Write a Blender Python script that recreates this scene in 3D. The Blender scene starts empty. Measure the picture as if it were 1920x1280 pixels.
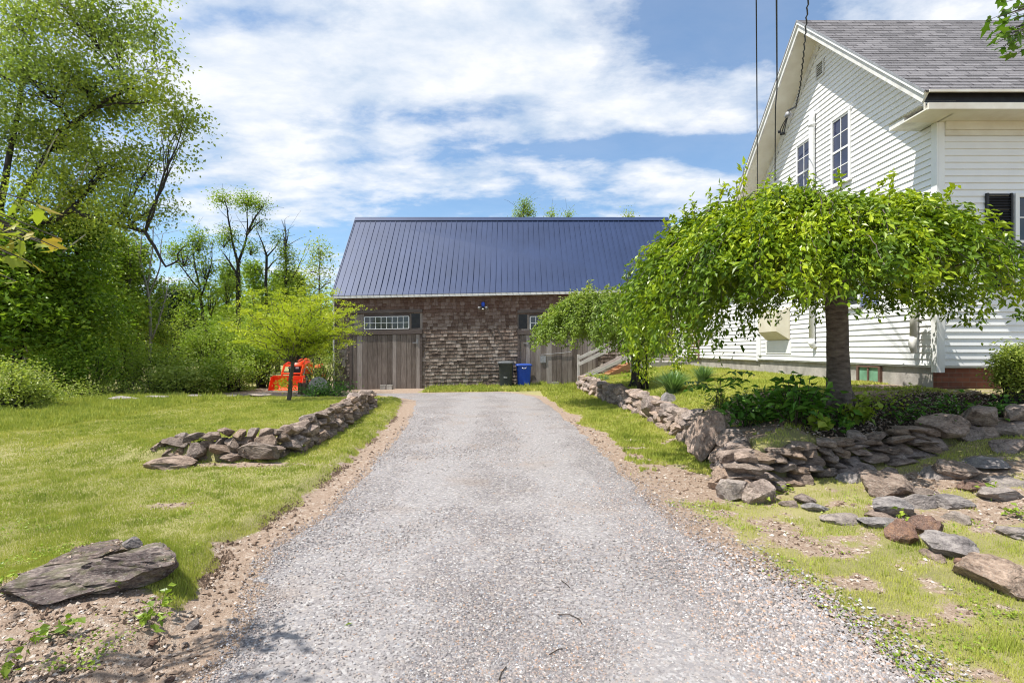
import bpy, bmesh, math, random
import numpy as np
from mathutils import Vector, Matrix
R = math.radians
rng = np.random.default_rng(7)
random.seed(7)
COL = bpy.context.scene.collection
F, CX, HY, EYE = 1000.0, 960.0, 655.0, 1.53      # photo focal length in px, principal column, horizon row, eye height
def at(px, py, Y): return Vector(((px-CX)/F*Y, Y, EYE+(HY-py)/F*Y))

# ------------------------------------------------------------------ helpers
def _h(ix, iy, s):
    n = (ix.astype(np.int64)*374761393 + iy.astype(np.int64)*668265263 + s*1274126177) & 0x7fffffff
    n = ((n ^ (n >> 13))*1274126177) & 0x7fffffff
    return ((n ^ (n >> 16)) & 0xffff)/65535.0
def vnoise(x, y, s=0):
    x = np.asarray(x, float); y = np.asarray(y, float)
    ix = np.floor(x); iy = np.floor(y); fx = x-ix; fy = y-iy
    fx = fx*fx*(3-2*fx); fy = fy*fy*(3-2*fy)
    a = _h(ix, iy, s); b = _h(ix+1, iy, s); c = _h(ix, iy+1, s); d = _h(ix+1, iy+1, s)
    return (a*(1-fx)+b*fx)*(1-fy)+(c*(1-fx)+d*fx)*fy
def fbm(x, y, s=0, o=4):
    t = 0; a = .5; n = 0
    for k in range(o):
        t = t+a*vnoise(np.asarray(x)*2**k+17*k, np.asarray(y)*2**k-9*k, s+k); n += a; a *= .5
    return t/n
def sm(a, b, x):
    t = np.clip((np.asarray(x, float)-a)/(b-a), 0, 1); return t*t*(3-2*t)

def tag(o, label=None, cat=None, group=None, kind=None):
    if label: o['label'] = label
    if cat: o['category'] = cat
    if group: o['group'] = group
    if kind: o['kind'] = kind
    return o
def empty(name, loc, label, cat, group=None, rz=0):
    o = bpy.data.objects.new(name, None); COL.objects.link(o); o.location = loc; o.rotation_euler.z = rz
    o.empty_display_size = .1
    return tag(o, label, cat, group)

class MB:
    def __init__(s): s.v = []; s.f = []; s.t = []; s.n = 0
    def add(s, v, f, tone=None):
        if isinstance(f, list) and len({len(q) for q in f}) > 1:
            n0 = s.n; v = np.asarray(v, float).reshape(-1, 3); s.v.append(v); s.n += len(v); tn = random.random() if tone is None else tone
            for q in f: s.f.append(np.array([q])+n0); s.t.append(np.array([tn]))
            return s
        v = np.asarray(v, float).reshape(-1, 3); f = np.asarray(f, np.int64)
        s.v.append(v); s.f.append(f+s.n); s.n += len(v)
        s.t.append(np.full(len(f), random.random() if tone is None else tone) if tone is None or np.isscalar(tone) else np.asarray(tone, float))
        return s
    def box(s, x0, x1, y0, y1, z0, z1, tone=None, M=None):
        v = np.array([[x, y, z] for z in (z0, z1) for y in (y0, y1) for x in (x0, x1)], float)
        if M is not None: v = v@np.array(M.to_3x3()).T+np.array(M.translation)
        return s.add(v, [[0, 2, 3, 1], [4, 5, 7, 6], [0, 1, 5, 4], [2, 6, 7, 3], [0, 4, 6, 2], [1, 3, 7, 5]], tone)
    def bar(s, a, b, w, h, tone=None, up=(0, 0, 1)):
        a = Vector(a); b = Vector(b); d = (b-a); L = d.length; d.normalize()
        r = d.cross(Vector(up))
        if r.length < 1e-4: r = d.cross(Vector((1, 0, 0)))
        r.normalize(); u = r.cross(d)
        M = Matrix((r, d, u)).transposed().to_4x4(); M.translation = a
        return s.box(-w/2, w/2, 0, L, -h/2, h/2, tone, M)
    def tube(s, pts, rad, n=6, tone=None, cap=True):
        pts = np.asarray(pts, float); m = len(pts)
        rad = np.full(m, rad, float) if np.isscalar(rad) else np.asarray(rad, float)
        d = np.gradient(pts, axis=0); d /= (np.linalg.norm(d, axis=1, keepdims=True)+1e-9)
        ref = np.array([0, 0, 1.]) if abs(d[:, 2]).mean() < .8 else np.array([1., 0, 0])
        r = np.cross(d, ref); r /= (np.linalg.norm(r, axis=1, keepdims=True)+1e-9); u = np.cross(r, d)
        a = np.arange(n)*2*np.pi/n
        v = pts[:, None]+rad[:, None, None]*(np.cos(a)[None, :, None]*r[:, None]+np.sin(a)[None, :, None]*u[:, None])
        i = np.arange(m-1)[:, None]*n; j = np.arange(n)[None]; k = (j+1) % n
        f = np.stack([i+j, i+k, i+n+k, i+n+j], -1).reshape(-1, 4)
        s.add(v.reshape(-1, 3), f, tone)
        if cap:
            c = pts[[0, -1]]; b = s.n-m*n
            s.v.append(c); base = s.n; s.n += 2
            jj = np.arange(n); kk = (jj+1) % n
            f2 = np.concatenate([np.stack([np.full(n, base), b+kk, b+jj], -1), np.stack([np.full(n, base+1), b+(m-1)*n+jj, b+(m-1)*n+kk], -1)])
            s.f.append(f2); s.t.append(np.full(len(f2), .5 if tone is None else tone))
        return s
    def lathe(s, prof, n=20, c=(0, 0, 0), tone=None):
        prof = np.asarray(prof, float); m = len(prof); a = np.arange(n)*2*np.pi/n
        v = np.stack([prof[:, 0][:, None]*np.cos(a)+c[0], prof[:, 0][:, None]*np.sin(a)+c[1], np.repeat(prof[:, 1][:, None], n, 1)+c[2]], -1)
        i = np.arange(m-1)[:, None]*n; j = np.arange(n)[None]; k = (j+1) % n
        return s.add(v.reshape(-1, 3), np.stack([i+j, i+k, i+n+k, i+n+j], -1).reshape(-1, 4), tone)
    def xf(s, M):
        A = np.array(M.to_3x3()).T; t = np.array(M.translation); s.v = [v@A+t for v in s.v]; return s
    def build(s, name, mat, parent=None, smooth=False, fn=None):
        v = np.concatenate(s.v) if s.v else np.zeros((0, 3))
        if fn is not None: v = fn(v)
        me = bpy.data.meshes.new(name)
        me.vertices.add(len(v)); me.vertices.foreach_set('co', v.astype(np.float32).ravel())
        cnt = np.concatenate([np.full(len(f), f.shape[1]) for f in s.f if len(f)])
        lo = np.concatenate([f.ravel() for f in s.f if len(f)])
        me.loops.add(len(lo)); me.loops.foreach_set('vertex_index', lo.astype(np.int32))
        me.polygons.add(len(cnt)); st = np.concatenate([[0], np.cumsum(cnt)[:-1]])
        me.polygons.foreach_set('loop_start', st.astype(np.int32))
        if smooth: me.polygons.foreach_set('use_smooth', np.ones(len(cnt), bool))
        else: me.polygons.foreach_set('use_smooth', np.zeros(len(cnt), bool))
        at_ = me.attributes.new('tone', 'FLOAT', 'FACE'); at_.data.foreach_set('value', np.concatenate([t for t in s.t if len(t)]).astype(np.float32))
        me.update(calc_edges=True); me.validate()
        if mat is not None: me.materials.append(mat)
        o = bpy.data.objects.new(name, me); COL.objects.link(o)
        if parent is not None: o.parent = parent
        return o

# ------------------------------------------------------------------ materials
class NT:
    def __init__(s, name):
        s.m = bpy.data.materials.new(name); s.m.use_nodes = True; s.t = s.m.node_tree; s.t.nodes.clear()
        s.out = s.n('ShaderNodeOutputMaterial')
    def n(s, typ, **kw):
        x = s.t.nodes.new(typ)
        for k, v in kw.items():
            if k in x.inputs.keys() if isinstance(k, str) else False: x.inputs[k].default_value = v
            else: setattr(x, k, v)
        return x
    def l(s, a, b): s.t.links.new(a, b)
    def noise(s, vec, scale, detail=4, rough=.55, dist=0):
        x = s.n('ShaderNodeTexNoise'); x.inputs['Scale'].default_value = scale; x.inputs['Detail'].default_value = detail
        x.inputs['Roughness'].default_value = rough; x.inputs['Distortion'].default_value = dist
        if vec is not None: s.l(vec, x.inputs['Vector'])
        return x.outputs['Fac']
    def ramp(s, fac, stops):
        x = s.n('ShaderNodeValToRGB'); e = x.color_ramp.elements
        while len(e) < len(stops): e.new(.5)
        for i, (p, c) in enumerate(stops):
            e[i].position = p; e[i].color = (c[0], c[1], c[2], 1) if not np.isscalar(c) else (c, c, c, 1)
        s.l(fac, x.inputs['Fac']); return x.outputs['Color']
    def mix(s, fac, a, b, mode='MIX'):
        x = s.n('ShaderNodeMix'); x.data_type = 'RGBA'; x.blend_type = mode
        for v, i in ((fac, 0), (a, 6), (b, 7)):
            if hasattr(v, 'links'): s.l(v, x.inputs[i])
            elif i == 0: x.inputs[i].default_value = v
            else: x.inputs[i].default_value = (v[0], v[1], v[2], 1)
        return x.outputs[2]
    def math(s, op, a, b=0, c=0, clamp=False):
        x = s.n('ShaderNodeMath'); x.operation = op; x.use_clamp = clamp
        for i, v in enumerate((a, b, c)):
            if hasattr(v, 'links'): s.l(v, x.inputs[i])
            else: x.inputs[i].default_value = v
        return x.outputs[0]
    def mapping(s, vec, scale):
        x = s.n('ShaderNodeMapping'); x.inputs['Scale'].default_value = scale; s.l(vec, x.inputs['Vector']); return x.outputs[0]
    def obj(s): return s.n('ShaderNodeTexCoord').outputs['Object']
    def pos(s): return s.n('ShaderNodeNewGeometry').outputs['Position']
    def attr(s, name): x = s.n('ShaderNodeAttribute'); x.attribute_name = name; return x.outputs['Fac']
    def rnd(s): return s.n('ShaderNodeObjectInfo').outputs['Random']
    def bsdf(s, col, rough=.8, height=None, bump=.3, dist=.01, metal=0, spec=.5):
        b = s.n('ShaderNodeBsdfPrincipled')
        if hasattr(col, 'links'): s.l(col, b.inputs['Base Color'])
        else: b.inputs['Base Color'].default_value = (*col, 1)
        if hasattr(rough, 'links'): s.l(rough, b.inputs['Roughness'])
        else: b.inputs['Roughness'].default_value = rough
        b.inputs['Metallic'].default_value = metal; b.inputs['Specular IOR Level'].default_value = spec
        if height is not None:
            u = s.n('ShaderNodeBump'); u.inputs['Strength'].default_value = bump; u.inputs['Distance'].default_value = dist
            s.l(height, u.inputs['Height']); s.l(u.outputs[0], b.inputs['Normal'])
        s.l(b.outputs[0], s.out.inputs['Surface']); return s.m

def m_simple(name, c1, c2, scale=8, rough=.7, bump=.2, dist=.004, metal=0, spec=.4, tone=.0, stretch=(1, 1, 1)):
    t = NT(name); v = t.mapping(t.obj(), stretch); n = t.noise(v, scale, 6, .6)
    col = t.ramp(n, [(.3, c1), (.7, c2)])
    if tone: col = t.mix(t.math('MULTIPLY', t.attr('tone'), tone), col, tuple(x*.35 for x in c1), 'MIX')
    return t.bsdf(col, rough, t.noise(v, scale*6, 4), bump, dist, metal, spec)

def m_leaf(name, stops, trans=.35, rough=.42, patch=1.2, tt=(1.0, 1.12, .5)):
    t = NT(name); p = t.noise(t.pos(), patch, 3)
    f = t.math('ADD', t.math('MULTIPLY', t.attr('tone'), .62), t.math('MULTIPLY', t.math('SUBTRACT', p, .28), .85), clamp=True)
    col = t.ramp(f, stops)
    b = t.n('ShaderNodeBsdfPrincipled'); t.l(col, b.inputs['Base Color']); b.inputs['Roughness'].default_value = rough
    b.inputs['Specular IOR Level'].default_value = .35
    tr = t.n('ShaderNodeBsdfTranslucent')
    c2 = t.mix(1.0, col, tt, 'MULTIPLY'); t.l(c2, tr.inputs['Color'])
    mx = t.n('ShaderNodeMixShader'); mx.inputs[0].default_value = trans
    t.l(b.outputs[0], mx.inputs[1]); t.l(tr.outputs[0], mx.inputs[2]); t.l(mx.outputs[0], t.out.inputs['Surface']); return t.m

def m_bark(name, c1, c2, sc=14, str_=(1, 1, .25)):
    return m_simple(name, c1, c2, sc, .9, .8, .02, stretch=str_)

def m_rock(name, cols, moss=0):
    t = NT(name); o = t.n('ShaderNodeObjectInfo'); v = t.obj(); ofs = t.n('ShaderNodeVectorMath'); ofs.operation = 'ADD'
    t.l(v, ofs.inputs[0]); sc = t.math('MULTIPLY', o.outputs['Random'], 40); t.l(sc, ofs.inputs[1]); v = ofs.outputs[0]
    a = t.noise(v, 1.6, 8, .65, .4); b = t.noise(v, 9, 6, .7)
    col = t.ramp(t.math('ADD', t.math('MULTIPLY', a, .6), t.math('MULTIPLY', b, .4)), [(.38, cols[0]), (.5, cols[1]), (.62, cols[2])])
    warm = t.ramp(o.outputs['Random'], [(0, (.8, .78, .8)), (.35, (1.12, .98, .88)), (.7, (.9, .88, .9)), (1, (1.2, 1.02, .85))])
    col = t.mix(.9, col, warm, 'MULTIPLY')
    sp = t.ramp(t.noise(v, 16, 6, .75), [(.56, 0.), (.62, 1.)])
    col = t.mix(t.math('MULTIPLY', sp, .5), col, (.5, .48, .43))
    dk = t.ramp(t.noise(v, 5, 6, .75), [(.36, 1.), (.44, 0.)]); col = t.mix(t.math('MULTIPLY', dk, .55), col, tuple(x*.6 for x in cols[0]))
    if moss:
        mo = t.ramp(t.noise(v, 3.2, 5), [(.5, 0.), (.6, 1.)]); col = t.mix(t.math('MULTIPLY', mo, moss), col, (.09, .10, .03))
    st = t.noise(t.mapping(v, (2.5, 2.5, 14)), 1.6, 6, .7)
    h = t.math('ADD', t.math('MULTIPLY', t.noise(v, 8, 9, .75), .9), t.math('MULTIPLY', st, .35))
    return t.bsdf(col, .9, h, 1., .03, spec=.2)

M = {}
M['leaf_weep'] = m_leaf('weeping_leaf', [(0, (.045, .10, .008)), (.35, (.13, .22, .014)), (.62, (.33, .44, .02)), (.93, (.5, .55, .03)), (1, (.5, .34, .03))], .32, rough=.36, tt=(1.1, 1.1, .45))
M['leaf_weep2'] = m_leaf('weeping_leaf_far', [(0, (.10, .16, .03)), (.5, (.25, .34, .05)), (.9, (.42, .45, .09)), (1, (.5, .42, .15))], .35)
M['leaf_gold'] = m_leaf('golden_leaf', [(0, (.2, .3, .02)), (.4, (.38, .48, .035)), (.85, (.56, .60, .05)), (1, (.68, .45, .06))], .45, tt=(1.05, 1.05, .5))
M['leaf_green'] = m_leaf('green_leaf', [(0, (.07, .13, .015)), (.4, (.22, .33, .03)), (1, (.52, .58, .08))], .38, patch=.35)
M['leaf_dark'] = m_leaf('dark_leaf', [(0, (.05, .11, .012)), (.45, (.19, .31, .025)), (1, (.48, .56, .07))], .35, patch=.35)
M['leaf_birch'] = m_leaf('birch_leaf', [(0, (.12, .17, .05)), (.4, (.28, .36, .08)), (.75, (.50, .55, .08)), (1, (.62, .6, .14))], .42, patch=.3)
M['leaf_shrub'] = m_leaf('shrub_leaf', [(0, (.11, .18, .02)), (.5, (.27, .37, .04)), (1, (.47, .53, .09))], .35, patch=.5)
M['leaf_pale'] = m_leaf('pale_leaf', [(0, (.14, .2, .04)), (.5, (.31, .38, .07)), (1, (.52, .54, .13))], .35, patch=.5)
M['leaf_hosta'] = m_leaf('bedding_leaf', [(0, (.04, .12, .015)), (.6, (.09, .22, .025)), (1, (.24, .42, .05))], .3)
M['leaf_maple'] = m_leaf('maple_leaf', [(0, (.2, .27, .03)), (.6, (.32, .36, .04)), (1, (.5, .25, .06))], .45)
M['leaf_maple2'] = m_leaf('maple_leaf_green', [(0, (.05, .12, .01)), (1, (.15, .24, .03))], .45)
M['leaf_pine'] = m_leaf('pine_needle', [(0, (.015, .04, .012)), (1, (.05, .09, .03))], .15)
M['leaf_iris'] = m_leaf('strap_leaf', [(0, (.08, .15, .05)), (.6, (.16, .27, .1)), (1, (.3, .42, .18))], .3)
M['blade'] = m_leaf('grass_blade', [(0, (.18, .25, .035)), (.4, (.39, .45, .075)), (.75, (.56, .56, .14)), (1, (.68, .61, .33))], .25, patch=.8, tt=(1.05, 1., .8))
M['bark'] = m_bark('grey_bark', (.05, .045, .04), (.14, .125, .11))
M['bark_dark'] = m_bark('dark_bark', (.02, .018, .016), (.06, .052, .045))
M['bark_cherry'] = m_bark('cherry_bark', (.06, .045, .04), (.24, .195, .165), 7, (1, 1, 3))
M['bark_pale'] = m_bark('pale_dead_bark', (.16, .15, .14), (.34, .32, .29))
M['bark_birch'] = m_bark('birch_bark', (.3, .28, .25), (.75, .72, .68), 5, (1, 1, 3))
M['rock'] = m_rock('fieldstone', [(.12, .097, .085), (.33, .275, .24), (.54, .465, .415)])
M['rock_slate'] = m_rock('brown_ledge_stone', [(.09, .07, .058), (.28, .225, .185), (.48, .405, .34)])
M['rock_pale'] = m_rock('pale_granite', [(.16, .15, .15), (.34, .32, .31), (.52, .49, .46)])
M['rock_moss'] = m_rock('mossy_ledge', [(.06, .048, .048), (.21, .175, .165), (.48, .42, .37)], .5)
M['rock_rust'] = m_rock('rusty_rock', [(.10, .06, .05), (.25, .17, .14), (.42, .27, .18)])
M['white'] = m_simple('white_vinyl', (.76, .76, .755), (.82, .82, .815), 3, .45, .03, .002)
M['white_dirty'] = m_simple('weathered_white_paint', (.5, .49, .46), (.78, .77, .74), 6, .6, .1, .003)
M['soffit'] = m_simple('soffit_paint', (.62, .57, .48), (.75, .72, .64), 3, .6, .05, .002)
M['plain_trim'] = m_simple('cream_trim', (.66, .63, .55), (.75, .72, .65), 5, .6, .05)
M['black'] = m_simple('black_paint', (.012, .012, .014), (.03, .03, .033), 8, .5, .1)
M['rubber'] = m_simple('tyre_rubber', (.02, .02, .02), (.045, .043, .04), 10, .8, .2)
M['bin_black'] = m_simple('charcoal_plastic', (.028, .032, .03), (.05, .055, .052), 5, .45, .05)
M['bin_lid'] = m_simple('grey_plastic_lid', (.07, .075, .08), (.12, .125, .13), 5, .5, .05)
M['bin_blue'] = m_simple('blue_plastic', (.01, .06, .42), (.02, .09, .55), 4, .4, .04)
M['bin_blue_lid'] = m_simple('blue_plastic_lid', (.015, .05, .26), (.03, .08, .36), 4, .4, .04)
M['orange'] = m_simple('orange_paint', (.75, .05, .01), (.9, .085, .015), 6, .4, .04)
M['red'] = m_simple('red_decal', (.5, .02, .012), (.65, .03, .02), 6, .4, .04)
M['steel'] = m_simple('worn_steel', (.3, .3, .3), (.55, .55, .55), 20, .4, .1, metal=.7)
M['concrete'] = m_simple('concrete', (.25, .235, .21), (.45, .42, .38), 5, .9, .5, .01)
M['wood_grey'] = m_simple('grey_deck_wood', (.42, .39, .37), (.62, .58, .55), 6, .8, .4, .006, tone=.2, stretch=(1, 1, 1))
M['wood_new'] = m_simple('orange_cedar', (.36, .17, .08), (.55, .3, .16), 7, .7, .3, .004, tone=.3)
M['wood_brown'] = m_simple('brown_wood', (.10, .055, .04), (.2, .12, .09), 8, .8, .4, tone=.4)
M['wire'] = m_simple('black_cable', (.012, .012, .012), (.03, .03, .03), 20, .6, .1)
M['grey_metal'] = m_simple('galvanised_metal', (.22, .22, .23), (.38, .38, .39), 15, .5, .1, metal=.3)
M['beige'] = m_simple('beige_panel', (.55, .5, .38), (.64, .6, .48), 3, .6, .05)
M['shutter_blue'] = m_simple('blue_grey_shutter', (.16, .19, .3), (.22, .25, .38), 4, .5, .05)
M['twig'] = m_simple('twig_bark', (.03, .022, .016), (.08, .06, .045), 30, .9, .3)

def m_glass(name, c=(.02, .022, .03)):
    t = NT(name); col = t.ramp(t.noise(t.obj(), 2.5, 3), [(.35, c), (.7, tuple(x*2.2 for x in c))])
    return t.bsdf(col, .06, t.noise(t.obj(), 1.2, 2), .05, .02, spec=.8)
M['glass'] = m_glass('window_glass'); M['glass_blue'] = m_glass('upper_window_glass', (.018, .02, .042)); M['glass_green'] = m_glass('cellar_window_glass', (.12, .24, .16))

def m_barnwood(name, c1, c2, c3, stretch, grain=5):
    t = NT(name); v = t.obj(); tn = t.attr('tone')
    of = t.n('ShaderNodeCombineXYZ'); t.l(t.math('MULTIPLY', tn, 37), of.inputs[0]); t.l(t.math('MULTIPLY', tn, 11), of.inputs[2])
    ad = t.n('ShaderNodeVectorMath'); ad.operation = 'ADD'; t.l(v, ad.inputs[0]); t.l(of.outputs[0], ad.inputs[1])
    g = t.noise(t.mapping(ad.outputs[0], stretch), grain, 8, .7, .3); big = t.noise(v, .9, 4, .6)
    f = t.math('ADD', t.math('MULTIPLY', g, .55), t.math('ADD', t.math('MULTIPLY', tn, .28), t.math('MULTIPLY', big, .25)))
    col = t.ramp(f, [(.3, c1), (.52, c2), (.78, c3)])
    return t, col, g, big
t, col, g, big = m_barnwood('weathered_shingle', (.04, .028, .022), (.18, .138, .112), (.43, .365, .315), (9, 9, 1.3))
z = t.n('ShaderNodeSeparateXYZ'); t.l(t.obj(), z.inputs[0])
st = t.ramp(t.math('ADD', t.math('MULTIPLY', z.outputs[2], .25), t.math('MULTIPLY', big, .35)), [(.6, 0.), (1., 1.)])
col = t.mix(t.math('MULTIPLY', st, .6), col, (.13, .06, .04))          # old red stain left on the upper courses
M['shingle'] = t.bsdf(col, .9, g, .7, .01, spec=.15)
t, col, g, big = m_barnwood('weathered_plank', (.05, .038, .03), (.19, .155, .133), (.38, .335, .305), (7, 7, .5))
M['plank'] = t.bsdf(col, .88, g, .7, .01, spec=.15)
t, col, g, big = m_barnwood('weathered_beam', (.04, .03, .025), (.12, .095, .085), (.24, .2, .18), (.6, 7, 7))
M['beam'] = t.bsdf(col, .88, g, .7, .01, spec=.15)

t = NT('blue_metal_roofing'); v = t.obj(); n1 = t.noise(v, .5, 3); n2 = t.noise(t.mapping(v, (1, .3, .3)), 6, 4)
col = t.ramp(t.math('ADD', t.math('MULTIPLY', n1, .6), t.math('MULTIPLY', n2, .4)), [(.3, (.018, .034, .088)), (.7, (.028, .05, .125))])
M['metalroof'] = t.bsdf(col, .5, n1, .15, .05, metal=.1, spec=.35)

t = NT('asphalt_shingle'); g = t.n('ShaderNodeNewGeometry'); v = t.obj(); sp = t.n('ShaderNodeSeparateXYZ'); t.l(v, sp.inputs[0])
cb = t.n('ShaderNodeCombineXYZ'); t.l(sp.outputs[0], cb.inputs[0]); t.l(t.math('MULTIPLY', t.math('ADD', sp.outputs[2], 0), 1.485), cb.inputs[1])
br = t.n('ShaderNodeTexBrick'); t.l(cb.outputs[0], br.inputs['Vector'])
br.inputs['Scale'].default_value = 1; br.inputs['Brick Width'].default_value = .30; br.inputs['Row Height'].default_value = .14
br.inputs['Mortar Size'].default_value = .012; br.inputs['Mortar Smooth'].default_value = .1; br.offset = .37; br.squash = 1
br.inputs['Color1'].default_value = (.085, .083, .088, 1); br.inputs['Color2'].default_value = (.25, .24, .25, 1); br.inputs['Mortar'].default_value = (.04, .036, .045, 1)
col = t.mix(.3, br.outputs['Color'], t.ramp(t.noise(v, 60, 3), [(.35, (.12, .115, .12)), (.65, (.4, .38, .385))]))
M['roof'] = t.bsdf(col, .95, br.outputs['Fac'], -.6, .01, spec=.15)

t = NT('red_brick'); v = t.obj(); sp = t.n('ShaderNodeSeparateXYZ'); t.l(v, sp.inputs[0]); cb = t.n('ShaderNodeCombineXYZ'); t.l(sp.outputs[0], cb.inputs[0]); t.l(sp.outputs[2], cb.inputs[1])
br = t.n('ShaderNodeTexBrick'); t.l(cb.outputs[0], br.inputs['Vector']); br.inputs['Scale'].default_value = 1; br.inputs['Brick Width'].default_value = .21; br.inputs['Row Height'].default_value = .07
br.inputs['Mortar Size'].default_value = .006; br.inputs['Color1'].default_value = (.16, .05, .03, 1); br.inputs['Color2'].default_value = (.28, .09, .05, 1); br.inputs['Mortar'].default_value = (.2, .13, .1, 1)
M['brick'] = t.bsdf(t.mix(.3, br.outputs['Color'], t.ramp(t.noise(v, 12, 4), [(.3, (.06, .03, .02)), (.7, (.3, .12, .08))])), .9, br.outputs['Fac'], -.5, .01)

# ------------------------------------------------------------------ terrain
YL = [(-30, -1.5), (0, -1.42), (2.45, -1.42), (3.3, -1.62), (4.1, -1.9), (5, -1.78), (7.46, -1.9), (10, -2.1), (13.3, -2.5), (16, -2.95), (17.5, -4.2), (18.6, -5.2), (19, -5.2)]
YR = [(-30, 1.9), (0, 1.75), (2.6, 1.76), (3.6, 1.6), (4.4, 1.52), (5.8, 1.42), (8.3, 1.42), (12.2, 1.24), (15, 1.05), (17, .8), (18.2, .2), (19, -.6)]
def lerp(tab, y): return np.interp(y, [a for a, b in tab], [b for a, b in tab])
def xl(y): return lerp(YL, y)+.10*(fbm(np.asarray(y)*1.7, 3.3, 5)-.5)*2*sm(1, 3, y)
def xr(y): return lerp(YR, y)+.13*(fbm(np.asarray(y)*1.5, 8.3, 9)-.5)*2
LF = [(-8, 6.9), (-4.9, 7.0), (-3.5, 7.0), (-3.0, 7.6), (-2.9, 8)]        # front line of the left wall: y against x
LS = [(6, -2.95), (7.5, -3.05), (8.5, -3.12), (10.5, -3.32), (13.5, -3.6), (14.6, -3.7)]   # side line: x against y
RF = [(2.0, 5.45), (2.4, 5.6), (3.2, 5.95), (3.8, 6.0), (4.4, 6.05), (5.35, 6.4), (6.3, 6.55), (9, 6.7)]
RS = [(5.4, 2.35), (6.0, 2.62), (6.8, 2.85), (8.3, 2.9), (11.3, 3.05), (13.3, 2.98), (16, 2.8), (20, 2.55), (22, 2.5)]
def ext(tab, v): return np.interp(v, [a for a, b in tab], [b for a, b in tab])
def height(x, y):
    x = np.asarray(x, float); y = np.asarray(y, float)
    z = .05*(fbm(x*.35, y*.35, 3)-.5)*sm(2.2, 3.5, np.abs(x))
    # left lawn
    dl = lerp(YL, y)-x
    z = z+.075*sm(.28, .5, dl+.12*(fbm(x*2, y*2, 11)-.5))*sm(19, 16, y)
    wl = np.where(x < -4.6, 1.4, .1)
    a = sm(0, 1, (y-ext(LF, x)+.05)/np.where(x < -4.6, .1+1.6*sm(-4.6, -6.2, x), .1)+0.)
    b = sm(-.02, .12, ext(LS, y)-x)
    z = z+.2*a*b*sm(15.5, 13.8, y)*(1-.55*sm(-3.6, -6.5, x))
    # barn forecourt slope
    z = z+sm(15, 20.5, y)*(-.08+.0195*np.clip(x+7, 0, 14))*sm(40, 26, y)
    # right terrace
    m = sm(-.02, .14, x-ext(RS, y))*sm(-.02, .14, y-ext(RF, x))
    edge = np.minimum(x-ext(RS, y), (y-ext(RF, x)))
    low = .44*sm(2.6, 6.2, x)*sm(3.2, 6.3, y)+.06*sm(2.3, 3.2, x)*sm(2.2, 4.5, y)
    hi = .46+.36*sm(0, 1.5, edge)*(1-.55*sm(12, 17, y)*sm(5.2, 3.8, x))+.12*sm(4.4, 6.2, x)
    z = z*(1-m)+(low*(1-m)+hi*m)
    # rocks' low bank at the left foreground
    z = z+.10*np.exp(-(((x+2.75)/.6)**2+((y-3.25)/.45)**2))
    # land falls and rolls far away
    r = np.sqrt(x*x+y*y)
    z = z+(-.6+2.5*(fbm(x*.02, y*.02, 21)-.4))*sm(38, 90, r)
    return z
def ground(px, py, it=12):
    """point of the ground seen at photo pixel px, py"""
    dx = (px-CX)/F; dz = (HY-py)/F
    Y = 2.
    prev = None
    for Yt in np.arange(2.0, 40, .05):
        zz = EYE+dz*Yt
        if zz <= float(height(dx*Yt, Yt)): return Vector((dx*Yt, Yt, float(height(dx*Yt, Yt))))
    return Vector((dx*30, 30, 0))
def dirtness(x, y):
    x = np.asarray(x, float); y = np.asarray(y, float)
    l = lerp(YL, y); r = lerp(YR, y); n = fbm(x*1.3, y*1.3, 31); n2 = fbm(x*4, y*4, 37)
    d = np.zeros_like(x+y)+.12+.25*(n-.5)
    d = np.maximum(d, sm(.46, .2, l-x+.25*(n2-.5))*sm(19.5, 17, y)*(x < l+.3))                      # strip beside the drive, left
    inner = sm(.0, .3, x-ext(LS, y))*sm(.1, .4, l-x)
    d = np.maximum(d, sm(-1.55, -1.75, x)*sm(3.35, 2.95, y+.25*(x+2.6)*.3+.3*(n-.5))*.85)        # stony patch, bottom left
    rv = sm(-.3, -.05, x-r)*sm(.4, .0, (x-r)-.1+.6*(n-.5))
    d = np.maximum(d, rv*.68)
    ver = (x > r)*(y < ext(RF, x)+.1)
    d = np.where((x > r) & (y < 9), np.maximum(d, .47+1.6*(n-.5)+1.1*(n2-.5)), d)
    d = np.where((x > r) & (y >= 9), np.maximum(d, .22+.9*(n-.5)), d)
    d = np.maximum(d, np.exp(-(((x-1.95)/.55)**2+((y-6.2)/1.25)**2))*1.05*(.55+.9*n))
    d = np.maximum(d, np.exp(-(((x-4.3)/.9)**2+((y-5.35)/.3)**2))*1.0)
    d = np.maximum(d, np.exp(-(((x-3.3)/.5)**2+((y-2.75)/.4)**2))*.8)
    d = np.maximum(d, np.exp(-(((x+3.4)/1.4)**2+((y-6.75)/.22)**2))*.75)
    d = np.maximum(d, np.exp(-(((x+3.7)/.7)**2+((y-7.5)/.25)**2))*.8)
    d = np.maximum(d, np.exp(-(((x+3.2)/.35)**2+((y-5.0)/.18)**2))*.7)
    d = np.maximum(d, sm(-4.6, -6.0, x)*0+sm(15.8, 17.2, y+.5*(n-.5))*sm(2.2, -1.8, x+.4*(n-.5)+sm(18.6, 19.2, y)*2.5)*sm(-12, -9, x))   # forecourt
    d = np.where((y > 19.0) & (x > -3.4) & (x < 2.6), .25+.4*(n-.5), d)
    d = np.where((x > l-.05) & (x < r+.02) & (y < 18.7), 1.0, d)
    return np.clip(d, 0, 1)
def mulchness(x, y):
    e = np.minimum(np.asarray(x)-ext(RS, y), np.asarray(y)-ext(RF, x))
    return sm(.0, .25, e)*sm(8.0, 7.3, y+.8*(fbm(x, y, 41)-.5))*sm(3.3, 3.9, x+.8*(fbm(np.asarray(x)*2, np.asarray(y)*2, 43)-.5))

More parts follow.
